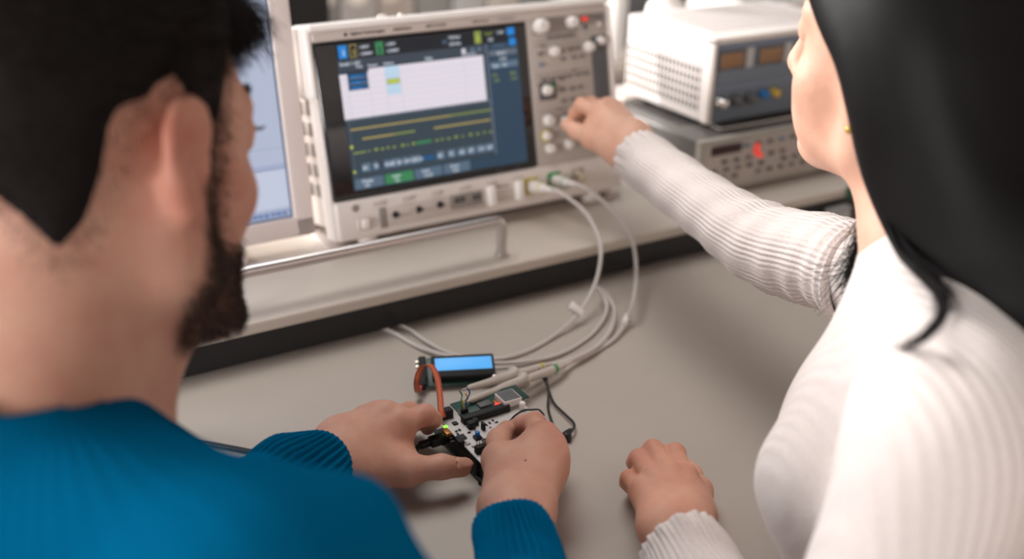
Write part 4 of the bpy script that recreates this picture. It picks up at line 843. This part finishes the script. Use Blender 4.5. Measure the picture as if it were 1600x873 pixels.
def lock(pts, n, spread, wd, tail=1.6):
    P = spline([at(*q) for q in pts], 6); k = len(P); t = np.linspace(0, 1, k); C = []
    for _ in range(n):
        o = RNG.normal(size=3) * spread; e = RNG.normal(size=3) * spread * tail; L = RNG.uniform(.72, 1.0); Pt = np.stack([np.interp(t * L, t, P[:, a]) for a in range(3)], 1)
        C.append(Pt + o * np.sin(t * 2.6)[:, None] * .9 + e * (t ** 3)[:, None])
    return (*ribbons(np.array(C), wd, .25), 0)
hp.append(lock([(1372, 270, .735), (1384, 340, .715), (1406, 392, .685), (1440, 430, .65), (1468, 460, .60), (1474, 490, .580), (1450, 522, .575), (1418, 540, .60), (1385, 551, .63)], 150, .0016, .0009, 1.0))
hp.append(lock([(1376, 280, .735), (1392, 350, .712), (1424, 402, .68), (1460, 436, .65), (1480, 466, .632), (1478, 498, .610)], 130, .0026, .0010))
hp.append(lock([(1385, 330, .77), (1362, 352, .79), (1352, 385, .79), (1342, 420, .79), (1328, 455, .80)], 260, .0060, .0012, 1.4))
hp.append(lock([(1368, 350, .78), (1350, 380, .79), (1336, 410, .80), (1316, 434, .81), (1294, 452, .82)], 90, .0050, .0010, 2.2))
hp.append(lock([(1385, 330, .77), (1366, 360, .785), (1355, 395, .785), (1348, 430, .79), (1336, 466, .79)], 220, .0055, .0012, 1.0))
V, F, a = join(hp); org('hair', V, F, 'hair_black', wom, a, 'tone', label='long straight black hair falling over the shoulder')
c = HW((-.080, .004, -.036)); world_build(MB().sph(tuple(c), .0032, 'gold', n=12), 'earring', wom, label='small gold stud earring')
nk = [at(1470, 428, .690), at(1425, 446, .698), at(1385, 466, .708), at(1345, 492, .722), at(1316, 517, .738)]
world_build(MB().tube(nk, .0007, 'gold', 6, 6).sph(tuple(nk[-1]), .0022, 'gold', n=8), 'necklace', wom, label='thin gold necklace')
# trousers and shoes
f = Field(np.array([-.10, -1.0, .02]), np.array([.62, -.15, .66]), .009)
f.cap(hipW + UP * .02, hipW, .138, .138, .05)
for s in (-.08, .08):
    k_ = hipW + np.array([-.12, .30, .0]) + Lf * s; an = k_ + np.array([.02, .02, -.42]); f.cap(hipW + Lf * s, k_, .085, .062, .05); f.cap(k_, an, .058, .044, .03)
V, F = f.mesh(2); org('trousers', V, F, 'trouser_dark', wom)
for s in (-.08, .08):
    an = hipW + np.array([-.10, .32, -.42]) + Lf * s; f = Field(an - .2, an + .25, .008); f.cap(an + (.0, -.03, -.04), an + (-.04, .11, -.045), .033, .031, .02); f.cap(an, an - UP * .04, .042, .036, .02); V, F = f.mesh(2); V[:, 2] = np.maximum(V[:, 2], .001); org('shoe', V, F, 'shoe_black', wom)

# ------------------------------------------------------------------ electronics on the bench
BX0, BX1, BY0, BY1 = -.041, .041, -.296, -.219; HT = DZ + .0255
brd = empty('development_board', (0, -.2575, DZ), None, 'white and black microcontroller board between the hands of the man in blue', 'circuit board')
world_build(MB().box((BX0, BY0, HT - .0016), (BX1, BY1, HT), 'pcb_white', .0004).box((BX0 + .0195, BY0 - .0001, HT - .0012), (BX0 + .0203, BY1 + .0001, HT + .0002), 'silk_black'), 'circuit_board', brd, label='white circuit board with a dark score line')
b = MB().box((BX0 + .001, BY0 - .001, DZ + .003), (BX1 + .006, BY1 + .016, DZ + .0046), 'pcb_dark', .0004)
world_build(b, 'lower_board', brd, label='dark carrier board')
for y0, y1 in ((BY0 + .001, BY0 + .010), (BY1 - .011, BY1 - .002)): world_build(MB().box((BX0 + .004, y0, DZ + .0046), (BX1 - .002, y1, HT - .0016), 'soft_black', .0006), 'pin_header', brd)
world_build(MB().box((BX0 + .0012, BY0 + .010, DZ + .0046), (BX0 + .0085, BY1 - .011, HT - .0016), 'soft_black', .0006), 'connector_block', brd)
for x in (BX0 + .003, BX1 - .003):
    for y in (BY0 + .003, BY1 - .003): world_build(MB().cyl((x, y, DZ), (x, y, DZ + .003), .003, .003, 'rubber_black', 10), 'foot', brd)
def header(x0, y0, x1, y1, hh, name='pin_socket', step=.00254, pins=True):
    b = MB().box((x0, y0, HT), (x1, y1, HT + hh), 'soft_black', .0004); n = int(max(x1 - x0, y1 - y0) / step)
    for k in range(n):
        if x1 - x0 > y1 - y0: c = (x0 + (k + .5) * (x1 - x0) / n, (y0 + y1) / 2)
        else: c = ((x0 + x1) / 2, y0 + (k + .5) * (y1 - y0) / n)
        b.box((c[0] - .0004, c[1] - .0004, HT + hh - .0002), (c[0] + .0004, c[1] + .0004, HT + hh + (.004 if pins else .0002)), 'pin_metal' if pins else 'dark_patch')
    world_build(b, name, brd)
c0 = onz(724, 656, .03); header(-.0255, -.2385, .023, -.2310, .0068, pins=False)
header(-.0405, -.222, -.028, -.2145, .0088, pins=False); header(-.0385, -.2855, -.0200, -.2800, .0072)
def comp(px, py, sx, sy, hh, m, name='component', label=None, bev=.0002):
    c = onz(px, py, .0256); world_build(MB().box((c[0] - sx / 2, c[1] - sy / 2, HT), (c[0] + sx / 2, c[1] + sy / 2, HT + hh), m, bev), name, brd, label=label)
comp(721, 684, .0075, .0075, .0016, 'silk_black', 'chip'); comp(711, 662, .0046, .0046, .0016, 'silk_black', 'chip'); comp(698, 677, .0052, .0100, .0030, 'copper', 'crystal', 'copper coloured crystal can')
c = onz(696, 667, .0256); world_build(MB().box((c[0] - .002, c[1] - .0014, HT), (c[0] + .002, c[1] + .0014, HT + .0014), 'led_green', .0004), 'led', brd, label='lit green LED')
comp(719, 696, .0052, .0072, .0065, 'soft_black', 'jumper'); comp(736, 668, .0066, .0060, .0068, 'soft_black', 'jumper'); comp(742, 662, .0040, .0080, .0060, 'soft_black', 'jumper'); comp(755, 671, .0026, .0046, .0075, 'soft_black', 'jumper')
c = onz(746, 685, .0256); world_build(MB().box((c[0] - .0032, c[1] - .0032, HT), (c[0] + .0032, c[1] + .0032, HT + .003), 'silk_black', .0004).lathe((c[0], c[1], HT + .003), (0, 0, 1), [(.0022, 0), (.0022, .0038), (.0017, .0044), (.0001, .0045)], 'blue_part', 16), 'push_button', brd, label='blue push button')
for px, py, sx, sy in ((705, 685, .003, .0016), (713, 674, .0025, .0016), (718, 672, .002, .003), (715, 678, .0016, .0026), (707, 690, .004, .0022), (733, 676, .003, .0016), (726, 690, .0016, .004), (731, 694, .0046, .0026), (725, 661, .002, .0016), (757, 688, .0040, .0040), (765, 661, .0016, .0026), (770, 657, .0016, .0026), (776, 660, .003, .0014), (754, 700, .003, .002), (739, 698, .0018, .0026), (744, 700, .0018, .0026), (760, 664, .0014, .003), (766, 668, .002, .0014)): comp(px, py, sx, sy, .0010, 'silk_black' if (px + py) % 3 else 'patch_grey', 'component', None, .0001)
b = MB()
for k in range(14):
    for r in range(3): c = onz(758 + k * 2.2, 660 - k * .75 - r * 2.4, .0256); b.lathe((c[0], c[1], HT), (0, 0, 1), [(.00045, 0), (.00045, .0001)], 'patch_grey', 6)
world_build(b, 'solder_pads', brd)
# USB lead
us = empty('usb_cable', (-.2, -.16, DZ), None, 'black USB cable running from the board past the blue sleeve', 'cable')
world_build(MB().box((-.0605, -.2425, DZ + .0140), (-.0400, -.2325, DZ + .0222), 'rubber_black', .0016).box((-.0710, -.2408, DZ + .0150), (-.0600, -.2342, DZ + .0210), 'rubber_black', .0015), 'plug', us)
world_build(MB().tube([(-.070, -.2375, DZ + .018), (-.080, -.238, DZ + .0135), (-.105, -.232, DZ + .0040), (-.140, -.208, DZ + .0027), onz(425, 711, .0027), onz(350, 697, .0027), onz(280, 687, .0027), onz(180, 684, .0027), onz(60, 690, .0027)], .0023, 'rubber_black', 10, 8), 'cord', us)
# sensor board plugged in at the far side
sb = empty('sensor_board', (.02, -.212, DZ), None, 'small green sensor board with a grid topped white block, behind the white microcontroller board', 'circuit board')
SZ = DZ + .0285
world_build(MB().box((-.022, -.2285, SZ - .0015), (.050, -.2030, SZ), 'pcb_green', .0004), 'circuit_board', sb)
world_build(MB().box((-.018, -.227, DZ + .0046), (.044, -.221, SZ - .0015), 'soft_black', .0005), 'pin_header', sb)
c = onz(794, 621, .033); cx, cy = c[0], c[1]
b = MB().box((cx - .0095, cy - .0095, SZ), (cx + .0095, cy + .0095, SZ + .007), 'psu_white', .0006)
for k in range(7): b.box((cx - .0085, cy - .0084 + k * .0025, SZ + .0068), (cx + .0085, cy - .0066 + k * .0025, SZ + .0072), 'dark_patch'); b.box((cx - .0084 + k * .0025, cy - .0085, SZ + .0069), (cx - .0066 + k * .0025, cy + .0085, SZ + .00725), 'dark_patch')
world_build(b, 'sensor_block', sb, label='white block with dark grid top')
c = onz(777, 632, .0290); world_build(MB().box((c[0] - .002, c[1] - .0016, SZ), (c[0] + .002, c[1] + .0016, SZ + .0015), 'led_red', .0004), 'led', sb, label='lit red LED')
c = onz(757, 632, .0290); world_build(MB().box((c[0] - .0065, c[1] - .004, SZ), (c[0] + .0065, c[1] + .004, SZ + .0022), 'dark_patch', .0004), 'chip', sb)
c = onz(776, 627, .0290); world_build(MB().box((c[0] - .003, c[1] - .003, SZ), (c[0] + .003, c[1] + .003, SZ + .001), 'copper', .0002), 'component', sb)
c = onz(816, 633, .031); world_build(MB().lathe((c[0], c[1], SZ), (0, 0, 1), [(.003, 0), (.003, .005), (.002, .0062), (.0001, .0064)], 'white_gloss', 16), 'knob', sb, label='small white knob')
# jumper leads standing on the board
jl = empty('jumper_wire_bundle', (-.014, -.222, DZ), None, 'yellow, green and blue jumper wires standing up from the black header', 'wires')
c = np.array([-.0175, -.2235, DZ + .0215])
world_build(MB().box(c + (-.0036, -.0016, .0), c + (.0036, .0016, .011), 'soft_black', .0004), 'connector', jl)
for dx, m, px, py, hh in ((-.0022, 'wire_green', 718, 610, .045), (.0, 'wire_yellow', 727, 614, .046), (.0024, 'wire_blue', 730, 606, .050)):
    world_build(MB().tube([c + (dx, 0, .0105), c + (dx * 1.2, .002, .018), onz(px + 4, py + 8, hh - .006), onz(px, py, hh)], .0007, m, 8, 6), 'wire', jl, label=m[5:] + ' wire')
# LCD module
O = onz(656, 606, .004); u = np.array([.92, -.391, 0]); wv = np.array([.391, .92, 0]); a = math.radians(24); vv = math.cos(a) * wv + math.sin(a) * UP; nv = np.cross(u, vv)
lcd = empty('lcd_module', O, np.stack([u, vv, nv], 1), 'small green LCD module with a glowing blue screen lying on the workbench', 'display module')
MB().box((0, 0, 0), (.078, .036, .0016), 'pcb_green', .0004).build('circuit_board', lcd)
MB().box((.0130, .0055, .0016), (.0765, .0325, .0090), 'soft_black', .001).build('bezel', lcd, label='black metal bezel')
b = MB().box((.0165, .0135, .0085), (.0745, .0290, .0092), 'lcd_blue', .0003)
b.build('screen', lcd, label='glowing blue LCD screen')
for x in (.004, .074):
    for y in (.003, .033): MB().lathe((x, y, .0016), (0, 0, 1), [(.002, 0), (.002, .001), (.001, .0012)], 'pin_metal', 12).build('screw', lcd)
MB().lathe((.0755, .0045, .0016), (0, 0, 1), [(.0038, 0), (.0038, .005), (.003, .0066), (.0001, .007)], 'chrome', 18).build('knob', lcd, label='small round silver knob')
MB().box((.0005, .006, .0016), (.0075, .0325, .0095), 'soft_black', .0005).build('pin_header', lcd)
for k in range(4): MB().box((-.0030, .009 + k * .006, .004), (.0008, .0115 + k * .006, .0065), 'pin_metal', .0003).build('pin', lcd)
MB().box((-.004, -.004, .001), (.006, .008, .011), 'soft_black', .0006).build('connector', lcd)
f_ = MB(); q0 = O + vv * .0335; 
for sx in (.006, .070): p = O + u * sx + vv * .032; f_.cyl((p[0], p[1], DZ), tuple(p), .0022, .0022, 'pin_metal', 10)
o = f_.build('standoff', lcd); o.matrix_parent_inverse = lcd.matrix_world.inverted()
rw = empty('ribbon_wire', (-.02, -.16, DZ), None, 'orange and brown ribbon wire looping from the LCD to the white board', 'wires')
base = [onz(656, 603, .012), onz(653, 612, .010), onz(651, 598, .026), onz(655, 580, .036), onz(664, 571, .042), onz(674, 572, .046), onz(683, 590, .046), onz(687, 615, .043), onz(689, 640, .038), onz(692, 652, .034)]
for k, m in enumerate(('wire_brown', 'wire_orange', 'wire_orange', 'wire_red')): world_build(MB().tube([p + np.array([.0013, -.0007, .0002]) * (k - 1.5) for p in base], .00075, m, 8, 8), 'wire', rw, label=m[5:] + ' wire')
# the two probes
prA = empty('oscilloscope_probe', onz(800, 590, 0), None, 'grey scope probe from the yellow ringed socket, farther of the two probe tips', 'probe')
prB = empty('oscilloscope_probe', onz(810, 600, 0), None, 'grey scope probe from the green ringed socket, nearer of the two probe tips', 'probe')
def plug(root, u, v, ring):
    a = SL(u, v, -.006); d = SL(u, v, -1) - SL(u, v, 0)
    world_build(MB().lathe(tuple(a), tuple(d), [(.0074, 0), (.0082, .001), (.0082, .010), (.0072, .0115), (.0078, .013), (.0078, .022), (.0060, .026), (.0042, .031), (.0036, .046), (.0026, .050), (.0024, .053)], 'psu_white', 24), 'plug', root, label='pale bayonet plug')
    world_build(MB().lathe(tuple(a + d * .0225), tuple(d), [(.0079, 0), (.0079, .0015)], ring, 24), 'colour_ring', root); return a + d * .052, d
e, d = plug(prA, .2635, .0235, 'yellow_ring')
A1 = [e - d * .01, e + d * .006, ony(908, 325, .03), ony(930, 357, .0), ony(939, 392, -.03), ony(931, 440, -.055), onz(906, 487, .014), onz(870, 521, .004), onz(822, 549, .0027), onz(770, 561, .0027), onz(706, 553, .0027), onz(664, 532, .0027), np.array([.030, -.004, DZ + .0027]), np.array([.015, .03, DZ + .0027])]
world_build(MB().tube(A1, .0023, 'cable_grey', 12, 10), 'cable', prA)
A2 = [np.array([.0, .03, DZ + .0027]), np.array([.012, -.004, DZ + .0027]), onz(652, 541, .0027), onz(700, 556, .006), onz(750, 566, .0078), onz(810, 566, .0045), onz(870, 555, .0027), onz(915, 530, .0027), onz(941, 502, .004), onz(948, 477, .010), onz(940, 457, .017), onz(934, 450, .019), onz(946, 458, .015), onz(959, 482, .009), onz(956, 510, .008), onz(932, 541, .008), onz(894, 561, .0095), onz(855, 571, .0125)]
world_build(MB().tube(A2, .0023, 'cable_grey', 12, 10), 'cable', prA)
e, d = plug(prB, .2985, .0250, 'green_ring')
B1 = [e - d * .01, e + d * .006, ony(934, 307, .04), ony(967, 338, .012), ony(988, 377, -.018), ony(994, 420, -.045), onz(990, 466, .026), onz(978, 502, .009), onz(957, 531, .0035), onz(922, 553, .0027), onz(900, 562, .0055), onz(877, 572, .011)]
world_build(MB().tube(B1, .0023, 'cable_grey', 12, 10), 'cable', prB)
p = onz(884, 488, .018); p0 = onz(905, 488, .014)
ax = onz(898, 500, .010) - onz(912, 474, .021); ax /= np.linalg.norm(ax); sd = p - p0; sd -= ax * (sd @ ax); sd /= np.linalg.norm(sd); nn_ = np.cross(ax, sd)
Mt = Matrix.Identity(4)
for r in range(3):
    for c_, vec in enumerate((sd, ax, nn_)): Mt[r][c_] = vec[r]
    Mt[r][3] = p0[r]
world_build(MB().box((-.003, -.0045, -.0028), (.014, .0045, -.0022), 'white_gloss', .0002, M=Mt).box((-.003, -.0045, .0022), (.014, .0045, .0028), 'white_gloss', .0002, M=Mt).box((-.0034, -.0045, -.0028), (-.0026, .0045, .0028), 'white_gloss', .0002, M=Mt).box((.008, -.0045, -.0026), (.014, .0045, .0026), 'white_gloss', .0002, M=Mt), 'cable_tag', prA, label='white paper cable tag')
world_build(MB().cyl(tuple(onz(981, 492, .012)), tuple(onz(974, 508, .0075)), .0033, .0033, 'white_gloss', 14).box(onz(985, 503, .006) + (-.003, -.002, -.001), onz(985, 503, .006) + (.003, .002, .002), 'meter_frame', .0005), 'cable_tag', prB, label='white cable sleeve tag')
def probe(root, rear, tip, ring):
    d = tip - rear; L = np.linalg.norm(d); d /= L; f = lambda t: t * L
    world_build(MB().lathe(tuple(rear), tuple(d), [(.0026, -.006), (.0036, 0), (.0042, f(.05)), (.0042, f(.10)), (.0046, f(.12)), (.0046, f(.33)), (.0036, f(.35)), (.0036, f(.40)), (.0090, f(.405)), (.0090, f(.425)), (.0054, f(.435)), (.0052, f(.55)), (.0050, f(.63)), (.0040, f(.655)), (.0036, f(.75)), (.0030, f(.92)), (.0012, f(.935)), (.0009, f(.985)), (.0002, f(1))], 'probe_grey', 24), 'probe_body', root)
    world_build(MB().lathe(tuple(rear + d * f(.07)), tuple(d), [(.0048, 0), (.0048, .004)], ring, 20), 'colour_ring', root)
    return rear + d * f(.30)
gA = probe(prA, onz(855, 571, .0125), onz(722, 609, .036), 'yellow_ring'); gB = probe(prB, onz(878, 572, .0115), onz(722, 630, .034), 'green_ring')
def ground(root, pts, clip):
    world_build(MB().tube(pts, .0013, 'rubber_black', 8, 8), 'ground_lead', root, label='black ground lead')
    a, b_ = map(np.array, clip); d = (b_ - a); L = np.linalg.norm(d); d /= L
    world_build(MB().lathe(tuple(a), tuple(d), [(.0016, 0), (.0026, .002), (.0030, .008), (.0022, .012), (.0030, .014), (.0030, L)], 'rubber_black', 12), 'clip', root, label='black ground clip')
ground(prA, [gA, onz(838, 575, .018), onz(852, 588, .012), onz(857, 608, .006), onz(866, 630, .004), onz(884, 648, .004), onz(896, 660, .005), onz(897, 668, .006), onz(893, 673, .007)], (onz(894, 671, .007), onz(877, 682, .007)))
ground(prB, [gB, onz(838, 588, .018), onz(850, 592, .012), onz(857, 612, .0075), onz(856, 635, .004), onz(861, 655, .004), onz(867, 672, .005)], (onz(866, 670, .005), onz(873, 680, .005)))
for px, py in ((885, 688),): tag(MB().lathe(tuple(onz(px, py, 0) - np.array([0, 0, 0])), (0, 0, 1), [(.0045, 0), (.0048, .003), (.0048, .007), (.003, .009), (.0001, .0092)], 'rubber_black', 16).build('rubber_cap'), 'small black rubber cap on the bench to the right of the man in blue', 'cap')
tag(MB().tube([JR['thumb'][3] + np.array([.003, .004, .004]), onz(799, 655, .042), onz(806, 648, .046), onz(818, 641, .049), onz(830, 640, .046), onz(842, 640, .036), onz(850, 648, .026)], .0009, 'rubber_black', 8, 8).build('jumper_wire'), 'thin black jumper wire pinched between thumb and index finger', 'wire')

# ------------------------------------------------------------------ sub-parts and groups
bpy.context.view_layer.update()
def kind_of(o): return o.name.split('.')[0]
def under(root, sub, part, nearest=False):
    """hang the named small pieces of a thing under the part that carries them"""
    ps = [c for c in root.children if kind_of(c) == part]
    if not ps: return
    mid_ = lambda o: o.matrix_world @ (sum((Vector(b) for b in o.bound_box), Vector()) / 8)
    for c in [c for c in root.children if kind_of(c) in sub]:
        p = min(ps, key=lambda q: (mid_(q) - mid_(c)).length) if nearest else ps[0]
        mw = c.matrix_world.copy(); c.parent = p; c.matrix_parent_inverse = p.matrix_world.inverted() @ mw @ c.matrix_basis.inverted()
under(scope, ('display',), 'screen_glass'); under(scope, ('knob_ring',), 'control_panel'); under(scope, ('knob', 'button'), 'control_panel'); under(scope, ('usb_port', 'test_hook'), 'port_strip'); under(scope, ('softkey', 'lettering', 'emblem', 'power_button', 'round_button', 'guard_post', 'comp_plate', 'top_lug'), 'bezel')
under(ctr, ('button', 'display', 'slide_switch'), 'front_panel'); under(ctr, ('screw',), 'case'); under(psu, ('meter', 'knob', 'terminal'), 'front_panel')
under(lcd, ('screen',), 'bezel'); under(lcd, ('pin',), 'pin_header'); under(brd, ('chip', 'crystal', 'led', 'jumper', 'push_button', 'component', 'solder_pads', 'pin_socket'), 'circuit_board'); under(sb, ('chip', 'led', 'component', 'sensor_block', 'knob'), 'circuit_board')
for r in (prA, prB):
    under(r, ('cable_tag',), 'cable', True); under(r, ('clip',), 'ground_lead')
    for c in [c for c in r.children if kind_of(c) == 'colour_ring']:
        ps = [q for q in r.children if kind_of(q) in ('plug', 'probe_body')]; bb = lambda o: sum((Vector(b) for b in o.bound_box), Vector()) / 8
        p = min(ps, key=lambda q: (bb(q) - bb(c)).length); mw = c.matrix_world.copy(); c.parent = p; c.matrix_parent_inverse = p.matrix_world.inverted() @ mw @ c.matrix_basis.inverted()
    r['group'] = 'oscilloscope probes with grey leads'
